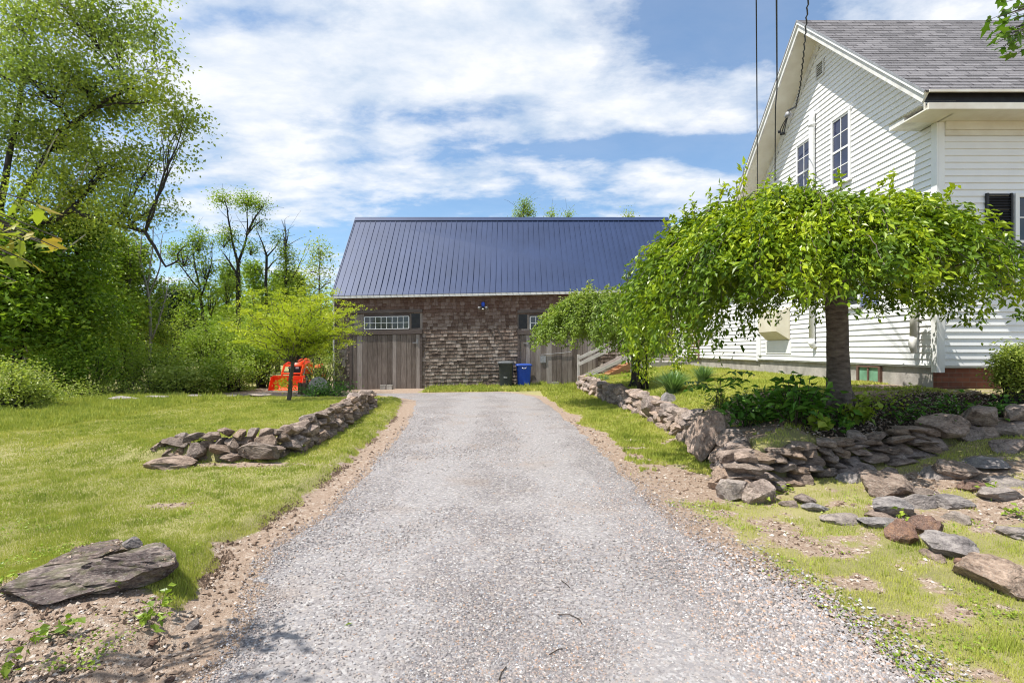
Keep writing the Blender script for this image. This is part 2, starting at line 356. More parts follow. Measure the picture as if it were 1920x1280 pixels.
def axis(segs):
    out = []
    for a, b, s in segs: out.extend(np.arange(a, b, s))
    return np.array(out+[segs[-1][1]])
gx = axis([(-500, -100, 40), (-100, -30, 5), (-30, -12, .8), (-12, -5, .16), (-5, 6.6, .045), (6.6, 12, .25), (12, 30, 1), (30, 100, 5), (100, 500, 40)])
gy = axis([(-60, -6, 4), (-6, 1.6, .3), (1.6, 9, .045), (9, 15, .08), (15, 23, .12), (23, 45, 1), (45, 120, 5), (120, 800, 40)])
X, Y = np.meshgrid(gx, gy); Z = height(X, Y)
mic = sm(12, 6, Y)*(sm(1.2, 1.7, np.abs(X)))
Z = Z+mic*.018*(fbm(X*7, Y*7, 51)-.5)+mic*.03*sm(.5, .9, dirtness(X, Y))*(fbm(X*12, Y*12, 52)-.5)
ins = (X > lerp(YL, Y)+.12) & (X < lerp(YR, Y)-.15) & (Y < 18.3)
Z = Z-.03*ins
nx, ny = len(gx), len(gy)
i = np.arange(ny-1)[:, None]*nx+np.arange(nx-1)[None]
mb = MB(); mb.add(np.stack([X, Y, Z], -1).reshape(-1, 3), np.stack([i, i+1, i+nx+1, i+nx], -1).reshape(-1, 4), 0.)
t = NT('ground_soil_and_turf'); p = t.pos(); dn = t.attr('dirt'); mu = t.attr('mulch')
n1 = t.noise(p, 2.2, 6, .65); n2 = t.noise(p, 18, 5, .7); n3 = t.noise(p, 90, 3, .7); n4 = t.noise(p, .45, 3)
grass = t.ramp(t.math('ADD', t.math('MULTIPLY', n1, .35), t.math('ADD', t.math('MULTIPLY', n3, .35), t.math('MULTIPLY', n4, .35))), [(.36, (.15, .155, .055)), (.5, (.28, .26, .11)), (.66, (.42, .37, .19))])
soil = t.ramp(t.math('ADD', t.math('MULTIPLY', n2, .5), t.math('MULTIPLY', n3, .5)), [(.3, (.16, .11, .08)), (.5, (.33, .245, .185)), (.7, (.48, .39, .31))])
pb = t.n('ShaderNodeTexVoronoi'); pb.inputs['Scale'].default_value = 48; t.l(p, pb.inputs['Vector'])
peb = t.ramp(pb.outputs['Color'], [(.1, (.22, .18, .15)), (.5, (.42, .35, .29)), (.9, (.6, .54, .48))])
soil = t.mix(t.math('MULTIPLY', t.math('GREATER_THAN', n2, .56), .55), soil, peb)
mulc = t.ramp(n3, [(.3, (.015, .011, .008)), (.7, (.085, .065, .05))])
fac = t.math('ADD', dn, t.math('MULTIPLY', t.math('SUBTRACT', t.math('ADD', t.math('MULTIPLY', n1, .4), t.math('MULTIPLY', n2, .6)), .5), 1.3))
fac = t.ramp(fac, [(.42, 0.), (.56, 1.)])
col = t.mix(fac, grass, soil); col = t.mix(t.ramp(t.math('ADD', mu, t.math('SUBTRACT', n2, .5)), [(.4, 0.), (.6, 1.)]), col, mulc)
M['ground'] = t.bsdf(col, .95, t.math('ADD', n3, t.math('MULTIPLY', n2, .6)), .8, .02, spec=.1)
g_o = mb.build('ground', M['ground'], smooth=True); tag(g_o, kind='structure')
for nm, arr in (('dirt', dirtness(X, Y)), ('mulch', mulchness(X, Y))):
    a = g_o.data.attributes.new(nm, 'FLOAT', 'POINT'); a.data.foreach_set('value', arr.astype(np.float32).ravel())

# driveway sheet
ys = axis([(-30, 1.8, .5), (1.8, 9, .04), (9, 18.7, .06)]); us = np.linspace(0, 1, 90)
A, B = xl(ys), xr(ys); B = np.maximum(B, A+.3)
jit = .07*(vnoise(ys*14, 1.5, 61)-.5); jit2 = .10*(vnoise(ys*11, 7.5, 62)-.5)
X2 = (A+jit)[:, None]*(1-us)+(B+jit2)[:, None]*us; Y2 = np.repeat(ys[:, None], 90, 1)
Z2 = height(X2, Y2)+.008+.012*(fbm(X2*1.2, Y2*.8, 63)-.5)*sm(0, .1, np.minimum(us, 1-us))[None]
Z2 = Z2-.022*(1-sm(0, .035, np.minimum(us, 1-us)))[None]
i = np.arange(len(ys)-1)[:, None]*90+np.arange(89)[None]
mb = MB(); mb.add(np.stack([X2, Y2, Z2], -1).reshape(-1, 3), np.stack([i, i+1, i+91, i+90], -1).reshape(-1, 4), 0.)
t = NT('crushed_stone_drive'); p = t.pos()
vo = t.n('ShaderNodeTexVoronoi'); vo.inputs['Scale'].default_value = 55; t.l(p, vo.inputs['Vector'])
v2 = t.n('ShaderNodeTexVoronoi'); v2.inputs['Scale'].default_value = 120; t.l(p, v2.inputs['Vector'])
sep = t.n('ShaderNodeSeparateColor'); t.l(vo.outputs['Color'], sep.inputs[0]); sep2 = t.n('ShaderNodeSeparateColor'); t.l(v2.outputs['Color'], sep2.inputs[0])
c1 = t.ramp(sep.outputs[0], [(0, (.15, .14, .145)), (.3, (.27, .25, .26)), (.6, (.38, .355, .35)), (.8, (.44, .38, .33)), (.9, (.52, .5, .5)), (1, (.68, .66, .64))])
c2 = t.ramp(sep2.outputs[0], [(0, (.22, .2, .2)), (.6, (.37, .345, .345)), (1, (.55, .52, .52))])
spx = t.n('ShaderNodeSeparateXYZ'); t.l(p, spx.inputs[0]); lane = None
ctr = t.math('ADD', spx.outputs[0], t.math('MULTIPLY', spx.outputs[1], .028))
for c0_ in (-.78, .72):
    q_ = t.math('MULTIPLY', t.math('SUBTRACT', ctr, c0_), 2.9); gq = t.math('POWER', 2.718, t.math('MULTIPLY', t.math('MULTIPLY', q_, q_), -1)); lane = gq if lane is None else t.math('ADD', lane, gq)
dusty = t.ramp(t.math('ADD', t.noise(t.mapping(p, (1, .7, 1)), 1.3, 5, .65), t.math('MULTIPLY', lane, .2)), [(.46, 0.), (.63, 1.)])
stone = t.mix(.32, c1, c2)
dust = t.mix(.6, (.345, .333, .33), stone)
brown = t.ramp(t.noise(p, 1.1, 4, .6), [(.55, 0.), (.7, 1.)])
col = t.mix(dusty, stone, dust); col = t.mix(t.math('MULTIPLY', brown, .45), col, (.34, .27, .22)); col = t.mix(1., col, (.77, .765, .76), 'MULTIPLY')
h = t.math('ADD', t.math('MULTIPLY', vo.outputs['Distance'], -1.2), t.math('MULTIPLY', v2.outputs['Distance'], -.5))
h = t.math('MULTIPLY', h, t.math('SUBTRACT', 1.15, dusty))
M['drive'] = t.bsdf(col, .93, h, .9, .012, spec=.15)
tag(mb.build('driveway', M['drive'], smooth=True), kind='structure')

# ------------------------------------------------------------------ scatter: gravel, grass
def scatter(n, x0, x1, y0, y1, near=2.3, pw=1.0):
    u = rng.random(n); y = (y0**(-pw)+u*(y1**(-pw)-y0**(-pw)))**(-1/pw) if pw else y0+u*(y1-y0)
    x = x0+(x1-x0)*rng.random(n); k = np.abs(x) < .99*y+.6
    return x[k], y[k]
OCT = np.array([[1, 0, 0], [0, 1, 0], [-1, 0, 0], [0, -1, 0], [0, 0, 1], [0, 0, -1]], float)
OF = np.array([[0, 1, 4], [1, 2, 4], [2, 3, 4], [3, 0, 4], [1, 0, 5], [2, 1, 5], [3, 2, 5], [0, 3, 5]])
def pebbles(x, y, s, zoff=0.0, tone=None, flat=.6):
    n = len(x); a = rng.random(n)*6.28; c, sn = np.cos(a), np.sin(a)
    v = OCT[None]*(.6+.8*rng.random((n, 6, 1)))*s[:, None, None]*np.array([1, .75, flat])
    v = v+(rng.random((n, 6, 3))-.5)*s[:, None, None]*.5
    vx = v[..., 0]*c[:, None]-v[..., 1]*sn[:, None]+x[:, None]; vy = v[..., 0]*sn[:, None]+v[..., 1]*c[:, None]+y[:, None]
    vz = v[..., 2]+(height(x, y)+zoff+s*.25)[:, None]
    m = MB(); f = (OF[None]+np.arange(n)[:, None, None]*6).reshape(-1, 3)
    tn = rng.random(n) if tone is None else tone
    m.add(np.stack([vx, vy, vz], -1).reshape(-1, 3), f, np.repeat(tn, 8)); return m
t = NT('gravel_pebble'); tn = t.attr('tone')
col = t.ramp(tn, [(0, (.17, .155, .15)), (.25, (.24, .22, .215)), (.5, (.32, .29, .28)), (.7, (.40, .34, .31)), (.8, (.44, .29, .2)), (.87, (.27, .29, .33)), (.94, (.48, .45, .43)), (1, (.66, .64, .62))])
M['pebble'] = t.bsdf(col, .85, t.noise(t.pos(), 150, 2), .3, .003, spec=.25)
t = NT('brown_clod'); col = t.ramp(t.attr('tone'), [(0, (.10, .065, .045)), (.5, (.31, .225, .165)), (.8, (.45, .36, .29)), (1, (.6, .54, .48))])
M['clod'] = t.bsdf(col, .9, t.noise(t.pos(), 120, 3), .4, .003, spec=.15)

x, y = scatter(260000, -2.4, 2.4, 2.2, 13, pw=1.6)
k = (x > xl(y)-.06*rng.random(len(x))) & (x < xr(y)+.02+.45*rng.random(len(x))**3)
loose = fbm(x*1.1, y*.9, 71); edge_r = sm(.9, .1, xr(y)-x); edge_l = sm(.35, .05, x-xl(y))
k &= rng.random(len(x)) < np.clip(.12+1.3*(loose-.45)-.12*(np.exp(-((x+.028*y+.78)*2.9)**2)+np.exp(-((x+.028*y-.72)*2.9)**2))+.75*edge_r*sm(9, 4, y)+.35*edge_l, .06, 1)
x, y = x[k], y[k]; s = (.0032+.0052*rng.random(len(x))**2)*(.75+.12*y)*(1+.7*sm(.9, .1, xr(y)-x)*sm(5, 3, y))
pebbles(x, y, s, .008).build('gravel', M['pebble']); tag(bpy.data.objects['gravel'], 'loose grey crushed stone over the driveway', 'gravel', kind='stuff')
x, y = scatter(150000, -4.5, 4.6, 2.2, 12, pw=1.4)
dd = dirtness(x, y); k = ((x < xl(y)) | (x > xr(y)-.05)) & (rng.random(len(x)) < np.clip(dd-.35, 0, 1)*.9*(1-.65*sm(xl(y)-.45, xl(y)-.2, x)*(x < 0)))
x, y = x[k], y[k]; s = (.004+.012*rng.random(len(x))**3)*(.8+.12*y)
pebbles(x, y, s, .0).build('pebbles', M['clod']); tag(bpy.data.objects['pebbles'], 'brown pebbles and clods on the bare soil beside the drive', 'pebbles', kind='stuff')
# crumbled turf edge along the left of the drive
n = 7000; y = 3.2+9*rng.random(n)**1.3; x = lerp(YL, y)-.31-.035*rng.standard_normal(n)+.12*(fbm(y*2, 2, 11)-.5)*1.; x += 0
k = fbm(y*1.6, 5.5, 77) > .43; x, y = x[k], y[k]
s = (.003+.011*rng.random(len(x))**3); pebbles(x, y, s, .0, rng.random(len(x))*.35, 1.0).build('soil_crumbs', M['clod']); tag(bpy.data.objects['soil_crumbs'], 'dark crumbs of earth along the cut turf edge', 'soil', kind='stuff')

def blades(x, y, h, w, tone, z=None, lean=.5):
    n = len(x); a = rng.random(n)*6.28; b = rng.random(n)*6.28; zz = height(x, y) if z is None else z
    dx, dy = np.cos(a)*w/2, np.sin(a)*w/2
    lx, ly = np.cos(b)*h*lean*rng.random(n), np.sin(b)*h*lean*rng.random(n)
    v = np.stack([np.stack([x-dx, y-dy, zz-.005], -1), np.stack([x+dx, y+dy, zz-.005], -1), np.stack([x+lx, y+ly, zz+h], -1)], 1)
    return v.reshape(-1, 3), np.arange(n*3).reshape(-1, 3), tone
mb = MB()
def turf(n, x0, x1, y0, y1, h0, wd, pw=1.2, dens=1.0, cut=.52):
    x, y = scatter(n, x0, x1, y0, y1, pw=pw)
    d = dirtness(x, y)+.55*(fbm(x*5, y*5, 81)-.5); mul = mulchness(x, y)
    k = ((x < xl(y)-.04) | (x > xr(y)+.02) | (y > 18.6)) & (d < cut) & (mul < .25+.5*rng.random(len(x)))
    k &= ~((y > 21.05) & (np.abs(x) < 7.1)); k &= ~((y > 8.02) & (x > 6.35))
    k &= rng.random(len(x)) < dens*np.clip(1.15-1.3*(fbm(x*9, y*9, 87)-.35)*2*(dens < 1), .15, 1)
    if y1 == 9: k &= rng.random(len(x)) > sm(6, 8.8, y)
    if y0 == 6: k &= rng.random(len(x)) < sm(6, 8.8, y)+.02
    x, y, d = x[k], y[k], d[k]
    tall = fbm(x*2.3, y*2.3, 83)
    h = h0*(.5+.9*rng.random(len(x)))*(.6+1.1*np.clip(tall-.25, 0, 1))*(1+.05*y)
    clump = sm(.60, .68, fbm(x*5.5, y*5.5, 88)); h = h*(1+.7*clump)
    tn = np.clip(.25+.17*(x0 > 1 and y0 < 3)-.22*clump+.5*rng.random(len(x))+.6*(d-.2)+.5*(fbm(x*.9, y*.9, 85)-.5), 0, 1)
    mb.add(*blades(x, y, h, wd*(.6+.13*y), tn))
turf(520000, -6.5, -1.4, 2.2, 9, .018, .0045, 1.3)
turf(330000, -13, -2.2, 6, 17.5, .019, .008, 1.0)
turf(330000, 1.4, 6.6, 2.2, 7, .019, .0042, 1.2, cut=.5, dens=.75)
turf(180000, 1.0, 6.4, 6.5, 20.5, .024, .009, .8)
turf(25000, -3.2, 2.6, 18.9, 21.1, .05, .012, 0)
turf(60000, -14, -8, 9, 17.5, .05, .012, .5)
tag(mb.build('grass', M['blade']), 'short patchy lawn grass', 'grass', kind='stuff')

# ------------------------------------------------------------------ leaf and tree tools
def leaf_mesh(mb, c, size, asp=.5, droop=.3, axisdir=None, spread=1., tone=None, fold=.25, lobed=False):
    """folded pointed leaves at points c; axisdir = preferred direction (n,3)"""
    n = len(c)
    if n == 0: return
    d = rng.standard_normal((n, 3)); d[:, 2] = d[:, 2]*.45-droop
    if axisdir is not None: d = d*spread+axisdir*1.6
    d /= np.linalg.norm(d, axis=1, keepdims=True)+1e-9
    up = rng.standard_normal((n, 3))*.55+np.array([0, 0, 1.]); r = np.cross(d, up); r /= np.linalg.norm(r, axis=1, keepdims=True)+1e-9
    u = np.cross(r, d); L = size*(.65+.7*rng.random(n)); W = L*asp/2
    L = L[:, None]; W = W[:, None]
    if lobed:
        pr = [(0, 0), (-.55, .12), (-.42, .3), (-.95, .62), (-.45, .62), (-.3, .85), (0, 1.15), (.3, .85), (.45, .62), (.95, .62), (.42, .3), (.55, .12)]
        V = np.stack([c+d*L*b+r*W*2*a*.62-u*L*fold*abs(a)*.5 for a, b in pr], 1); k = len(pr)
        f = np.arange(n*k).reshape(n, k)
        mb.add(V.reshape(-1, 3), f, rng.random(n) if tone is None else tone); return
    b0 = c; tip = c+d*L-u*L*.08; l = c+d*L*.45-r*W+u*L*fold*.35; rr = c+d*L*.45+r*W+u*L*fold*.35
    V = np.stack([b0, rr, tip, l], 1).reshape(-1, 3); i = np.arange(n)[:, None]*4
    f = np.concatenate([i+np.array([[0, 1, 2]]), i+np.array([[0, 2, 3]])], 1).reshape(-1, 3)
    tn = rng.random(n) if tone is None else tone
    mb.add(V, f, np.repeat(tn, 2))

def curve(a, b, n=7, sag=0., wob=.08):
    a = np.array(a, float); b = np.array(b, float); t = np.linspace(0, 1, n)[:, None]; L = np.linalg.norm(b-a)
    p = a+(b-a)*t; w = rng.standard_normal((n, 3))*wob*L*.35; w[0] = 0; w[-1] = 0
    w = (w+np.roll(w, 1, 0)+np.roll(w, -1, 0))/3; w[0] = 0; w[-1] = 0
    p = p+w; p[:, 2] += sag*L*4*(t[:, 0]*(1-t[:, 0])); return p

def ball(n, shell=.45):
    d = rng.standard_normal((n, 3)); d /= np.linalg.norm(d, axis=1, keepdims=True); return d*(rng.random((n, 1))**shell)

def make_tree(name, label, cat, base, trunk, blobs, leaf=.1, dens=22, csig=.28, bark='bark', lm='leaf_green', group=None, trunk_r=.15, tips=.012,
              asp=.55, droop=.35, trunks=None, limb_r=.35, bare=0, twig=True, children=None):
    """trunk: list of points relative to base; blobs: (cx,cy,cz,rx,ry,rz,clusters)"""
    root = empty(name, base, label, cat, group)
    tb = MB(); cb = MB()
    allt = [trunk]+(trunks or [])
    segs = []
    for q, tr in enumerate(allt):
        tr = np.array(tr, float); m = 5
        P = np.concatenate([tr[j]+(tr[j+1]-tr[j])*np.linspace(0, 1, m, endpoint=False)[:, None] for j in range(len(tr)-1)]+[tr[-1:]])
        P[1:-1] += rng.standard_normal(P[1:-1].shape)*trunk_r*.14
        r0 = trunk_r*(1 if q == 0 else .6); rad = r0+(tips-r0)*np.linspace(0, 1, len(P))**.85; rad[0] *= 1.3
        tb.tube(P, rad, 8, .5); segs.append((P, rad))
    TP = np.concatenate([s[0] for s in segs]); TR = np.concatenate([s[1] for s in segs])
    for (cx, cy, cz, rx, ry, rz, nc) in blobs:
        c = np.array([cx, cy, cz]); low = TP[:, 2] < cz+rz*.3
        cand = np.where(low)[0] if low.any() else np.arange(len(TP))
        d = np.linalg.norm((TP[cand]-c)*np.array([1, 1, 1.0])+np.array([0, 0, .0]), axis=1)
        tgt = c-np.array([0, 0, rz*.3]); dd = np.linalg.norm(TP[cand]-tgt+np.array([0, 0, .5*np.hypot(cx, cy)*0]), axis=1)
        j = cand[np.argmin(dd)]
        limb = curve(TP[j], c, 8, .05, .12); r0 = min(TR[j]*.7, .02+.035*np.linalg.norm(c-TP[j])*limb_r*2)
        lr = r0+(tips-r0)*np.linspace(0, 1, 8); tb.tube(limb, lr, 5, .5)
        pts = c+ball(nc)*np.array([rx, ry, rz])
        for p in pts:
            k = rng.integers(2, 8)
            if twig: tb.tube(curve(limb[k], p, 5, .04, .12), np.linspace(min(lr[k]*.6, tips*1.4), tips*.35, 5), 3, .5, cap=False)
        m = rng.poisson(dens, nc); cc = np.repeat(pts, m, 0)+rng.standard_normal((m.sum(), 3))*csig*np.array([1, 1, .75])
        ct = np.repeat(rng.random(nc)*.6+.12*rng.standard_normal(), m)
        leaf_mesh(cb, cc, leaf, asp, droop, tone=np.clip(ct+rng.random(len(cc))*.42, 0, 1))
    tb.build('trunk', M[bark], root, True)
    if cb.n: cb.build('crown', M[lm], root)
    return root
def copy_tree(o, loc, rz, sc, label, parent=None):
    c = o.copy(); COL.objects.link(c)
    if parent is None: c.location = loc; c.rotation_euler.z = rz; c.scale = (sc, sc, sc); c['label'] = label
    else: c.parent = parent
    for ch in o.children: copy_tree(ch, None, 0, 1, None, c)
    return c

# ------------------------------------------------------------------ barn
YB = 21.2; SB = YB/1000
def bx(px): return (px-CX)*SB
def bz(py): return EYE+(HY-py)*SB
# z values below are given at the left end; the whole front leans up to the right by .0195 per metre (old sill follows the ground)
def shear(v):
    v = v.copy(); t = np.clip((v[:, 1]-YB)/3.0, 0, 1); v[:, 2] += .0195*(v[:, 0]+7)*(1-t)*1.0; return v
def lz(px, py): return bz(py)-.0195*(bx(px)+7)
barn = empty('barn', (0, 0, 0), 'long weathered shingle barn with a blue metal roof at the end of the driveway', 'barn')
BX0, BX1, ZE, ZR, YR_ = -7.02, 7.0, 3.66, 7.5, 24.25
SL = (ZR-ZE)/(YR_-21.0)
def roofz(y): return ZE+(y-21.0)*SL
# openings in the front: (x0, x1, z0, z1)
D1 = (bx(657), bx(792), -.3, lz(720, 587)); D2 = (bx(971), bx(1122), -.3, lz(1040, 590))
mb = MB()
z = -.12; row = 0
while z < 3.62:
    x = BX0-.02-random.random()*.1; ex = .138
    while x < BX1:
        w = .09+.12*random.random(); xa, xb = x+.003, min(x+w-.003, BX1); zc = z+ex/2
        if not any(a-.02 < (xa+xb)/2 < b+.02 and zc < d for a, b, c, d in (D1, D2)) and xb > xa+.01 and random.random() > .006:
            dz = random.gauss(0, .010)+.008*math.sin(x*3+row); th = .016+.012*random.random(); ti = .006*random.random(); sk = random.gauss(0, .004)
            zb_, zt_ = z+dz, z+ex+.03
            v = [[xa+sk, YB-.024-ti, zb_], [xb+sk, YB-.024-ti-random.random()*.006, zb_+random.gauss(0, .003)], [xb, YB-.003, zt_], [xa, YB-.003, zt_], [xa+sk, YB-.001, zb_], [xb+sk, YB-.001, zb_]]
            v = np.array(v); v[:2, 1] -= th-.016
            mb.add(v, [[0, 1, 2, 3]], random.random()); mb.add(v, [[0, 4, 5, 1], ], .2); mb.add(v, [[0, 3, 4], [1, 5, 2]], .3)
        x += w
    z += ex; row += 1
mb.box(D1[1], D2[0], YB, YB+.12, -.4, 3.66, .5); mb.box(BX0, D1[0], YB, YB+.12, -.4, 3.66, .5); mb.box(D2[1], BX1, YB, YB+.12, -.4, 3.66, .5)
mb.box(D1[0], D1[1], YB, YB+.12, D1[3], 3.66, .5); mb.box(D2[0], D2[1], YB, YB+.12, D2[3], 3.66, .5)
mb.build('front_wall', M['shingle'], barn, fn=shear)
mb = MB()                                  # gable ends and back
for xx in (BX0, BX1-.12):
    v = [[xx, YB+.13, -.5], [xx, 27.3, -.5], [xx, 27.3, 3.7], [xx, YR_, ZR-.12], [xx, YB+.13, roofz(YB+.13)-.13]]
    v = v+[[a+.12, b, c] for a, b, c in v]
    mb.add(v, [[0, 4, 3, 2, 1], [5, 6, 7, 8, 9]], .5)
    mb.add(v, [[0, 1, 6, 5], [1, 2, 7, 6], [2, 3, 8, 7], [3, 4, 9, 8], [4, 0, 5, 9]], .5)
mb.box(BX0+.13, BX1-.13, 27.18, 27.29, -.5, 3.7, .4)
mb.build('side_wall', M['shingle'], barn, fn=shear)
# roof with standing ribs
mb = MB()
def slab(mb, x0, x1, up, th, y0, z0, y1, z1, tone=.5):
    n = Vector((0, -(z1-z0), (y1-y0))).normalized(); n = n if n.z > 0 else -n
    a = Vector((0, y0, z0))+n*up; b = Vector((0, y1, z1))+n*up; c = a-n*th; d = b-n*th
    v = [[x0, a.y, a.z], [x1, a.y, a.z], [x1, b.y, b.z], [x0, b.y, b.z], [x0, c.y, c.z], [x1, c.y, c.z], [x1, d.y, d.z], [x0, d.y, d.z]]
    mb.add(v, [[0, 1, 2, 3], [7, 6, 5, 4], [0, 4, 5, 1], [2, 6, 7, 3], [1, 5, 6, 2], [0, 3, 7, 4]], tone)
slab(mb, BX0-.08, BX1+.08, 0, .03, 20.98, ZE-.02, YR_, ZR)
slab(mb, BX0-.08, BX1+.08, 0, .03, 27.5, ZE-.02, YR_+.002, ZR-.003)
x = BX0-.05; k = 0
while x < BX1+.08:
    hh = .022 if k % 4 == 0 else .014
    for (ya, za) in ((20.97, ZE-.03), (27.51, ZE-.03)):
        slab(mb, x-.014, x+.014, hh, hh-.002, ya, za, YR_, ZR, .5)
    x += .2285; k += 1
mb.build('roof', M['metalroof'], barn, fn=shear)
mb = MB(); slab(mb, BX0-.1, BX1+.1, .045, .02, YR_-.16, ZR-.16*SL, YR_+.004, ZR+.005); slab(mb, BX0-.1, BX1+.1, .045, .02, YR_+.16, ZR-.16*SL, YR_, ZR)
for s in (BX0-.1, BX1+.075):
    slab(mb, s, s+.025, .04, .09, 20.97, ZE-.03, YR_, ZR)
mb.build('ridge_cap', M['metalroof'], barn, fn=shear)
mb = MB(); mb.box(BX0-.1, BX1+.05, 20.98, 21.02, 3.53, 3.625, .5); mb.box(BX0-.1, BX1+.05, 21.03, 21.19, 3.60, 3.63, .5)
mb.box(BX0-.04, BX0-.012, 21.03, 21.16, -.2, 3.59, .5)
mb.build('fascia', M['white_dirty'], barn, fn=shear)
mb = MB(); mb.box(BX0-.06, BX1+.05, 20.99, 21.015, 3.63, 3.655, .5)
mb.build('drip_edge', M['beam'], barn, fn=shear)
def barn_door(pa, pb, top, bot, wa, wb, wt, wbm, right):
    X0, X1 = bx(pa), bx(pb); zt = lz((pa+pb)/2, top)
    fr = MB(); yF = YB-.05
    HX0 = X0-.05; HX1 = X1+(.09 if not right else .06)
    fr.box(HX0-.05, HX1, yF-.02, YB+.05, lz(pa, wt-6)+.0, lz(pa, wt-6)+.12, .5)            # head beam
    fr.box(HX0-.05, HX1, yF-.035, YB+.05, zt+.0, zt+.17, .4)                      # middle beam
    fr.box(HX1-.1, HX1, yF-.012, YB+.05, -.35, zt-.002, .3)
    fr.box(HX0-.05, HX0+.04, yF-.012, YB+.05, -.35, zt-.002, .3)
    fr.build('door_frame', M['beam'], barn, fn=shear)
    zz0, zz1 = zt+.172, lz(pa, wt-6)-.002
    for a, b in ((HX0-.05, bx(wa)-.03), (bx(wb)+.03, HX1)):
        n = 3; tr = MB()
        for q in range(n): tr.box(a+(b-a)*q/n+.0, a+(b-a)*(q+1)/n-.0, YB-.02-.003*(q % 2), YB+.03, zz0, zz1, random.random())
        tr.build('transom_panel', M['plank'], barn, fn=shear)
    bk_ = MB(); bk_.box(HX0-.04, HX1-.01, YB+.001, YB+.02, zz0, zz1, .3); bk_.box(bx(wa)-.03, bx(wb)+.03, YB-.03, YB, lz(wa, wt)+.003, zz1, .2); bk_.box(bx(wa)-.03, bx(wb)+.03, YB-.03, YB, zz0, lz(wa, wbm)-.003, .2); bk_.build('window_backing', M['beam'], barn, fn=shear)
    mo = MB(); a0 = bx(wb)+.1 if not right else bx(wa)-.46; mo.box(a0, a0+.34, YB-.028, YB-.022, zz0+.06, zz1-.05, .1)
    mo.build('dark_panel', M['black'], barn, fn=shear)  # thin black sheet laid over the transom boards, no hole behind it
    w = MB(); x0, x1 = bx(wa), bx(wb); z0, z1 = lz(wa, wbm), lz(wa, wt)
    w.box(x0, x1, YB-.06, YB-.03, z0, z0+.025, .5); w.box(x0, x1, YB-.06, YB-.03, z1-.025, z1, .5)
    nn = 8
    for q in range(nn+1):
        xx = x0+(x1-x0)*q/nn; wd = .022 if 0 < q < nn else .035
        w.box(xx-wd/2, xx+wd/2, YB-.058, YB-.032, z0+.026, z1-.026, .5)
    w.box(x0, x1, YB-.056, YB-.034, (z0+z1)/2-.01, (z0+z1)/2+.01, .5)
    wo = w.build('transom_window', M['white'], barn, fn=shear)
    g = MB(); g.box(x0+.005, x1-.005, YB-.045, YB-.04, z0+.005, z1-.005, .5); g.build('pane', M['glass'], wo, fn=shear)
    d = MB(); x = X0
    while x < X1-.02:
        wd = .15+.1*random.random(); xe = min(x+wd, X1); off = random.random()*.012
        d.box(x+.005, xe-.005, YB-.035-off, YB+.0, -.12+.05*random.random(), zt-.015, random.random()); x = xe
    d.box(X0, X1, YB-.015, YB+.001, -.1, zt-.02, .0)
    do = d.build('door', M['plank'], barn, fn=shear)
    h = MB(); xs = bx(pb-14) if not right else bx(pa+6)
    h.box(xs, xs+.2, YB-.062, YB-.05, zt-.36, zt-.33, .5); h.box(xs+.16, xs+.2, YB-.07, YB-.05, zt-.40, zt-.2, .5)
    h.build('hinge', M['grey_metal'], do, fn=shear)
    return zt
ZD1 = barn_door(661, 788, 627, 731, 684, 767, 594, 618, False)
ZD2 = barn_door(975, 1118, 626, 724, 994, 1077, 593, 618, True)
mb = MB(); xx = bx(1014); 
tl = bx(1070)
mb.tube([[xx, YB-.07, lz(1014, 665)], [tl, YB-.07, lz(1070, 660)]], .012, 6, .5); mb.box(xx-.02, xx+.2, YB-.075, YB-.055, lz(1014, 680), lz(1014, 667), .4)
mb.build('latch_rod', M['grey_metal'], barn, fn=shear)
for q in ((BX0-.02, bx(657), YB-.06, YB-.03, -.3, .05, .3), (bx(797), bx(965), YB-.055, YB-.03, -.4, -.13, .6)):
    mb = MB(); mb.box(*q); mb.build('sill_board', M['beam'], barn, fn=shear)
mb = MB(); mb.box(BX0-.02, BX0+.08, YB-.055, YB-.027, .06, 3.5, .3); mb.build('corner_board', M['beam'], barn, fn=shear)
# wall light under the eave
wl = empty('wall_light', (bx(906), YB-.04, bz(575)), 'small blue wall light with two spot heads high on the shingled barn front', 'wall light')
mb = MB(); mb.lathe([(.0, -.06), (.055, -.05), (.07, .05), (.06, .12), (0, .13)], 12, (0, -.06, .05)); mb.build('housing', M['bin_blue'], wl, True)
mb = MB(); mb.box(-.05, .05, -.04, .01, -.08, .18, .5); mb.build('back_plate', M['black'], wl)
for s in (-1, 1):
    mb = MB(); mb.tube([[s*.05, -.06, -.02], [s*.12, -.1, -.04], [s*.16, -.16, -.07]], [.02, .03, .055], 10); mb.build('spot_head', M['grey_metal'], wl, True)
mb = MB(); mb.lathe([(0, -.03), (.05, -.02), (.05, .02), (0, .03)], 12, (0, -.07, -.1)); mb.build('sensor', M['plain_trim'], wl, True)

def cblock(px0, px1, py0, py1, Yd, label, rz=0):
    p = at((px0+px1)/2, py1, Yd); zb = float(height(p.x, Yd))-.0; w = (px1-px0)*Yd/F; h = (py1-py0)*Yd/F
    mb = MB(); t_ = .035; mb.box(-w/2, w/2, -.1, -.1+t_, 0, h); mb.box(-w/2, w/2, .1-t_, .1, 0, h)
    for q in (-w/2, -t_/2, w/2-t_): mb.box(q, q+t_, -.1+t_+.001, .1-t_-.001, 0.001, h-.002)
    mb.box(-w/2+t_+.001, w/2-t_-.001, -.1+t_+.002, .1-t_-.002, .02, h-.02)
    o = mb.build('concrete_block', M['concrete'], None); o.location = (p.x, Yd, zb-.01); o.rotation_euler.z = rz
    tag(o, label, 'block', 'concrete blocks at the barn doors')
cblock(713, 723, 723, 732, 20.9, 'small concrete block propped at the barn door, left one of the pair', .15)
cblock(726, 736, 723, 732, 20.92, 'small concrete block propped at the barn door, right one of the pair', -.1)
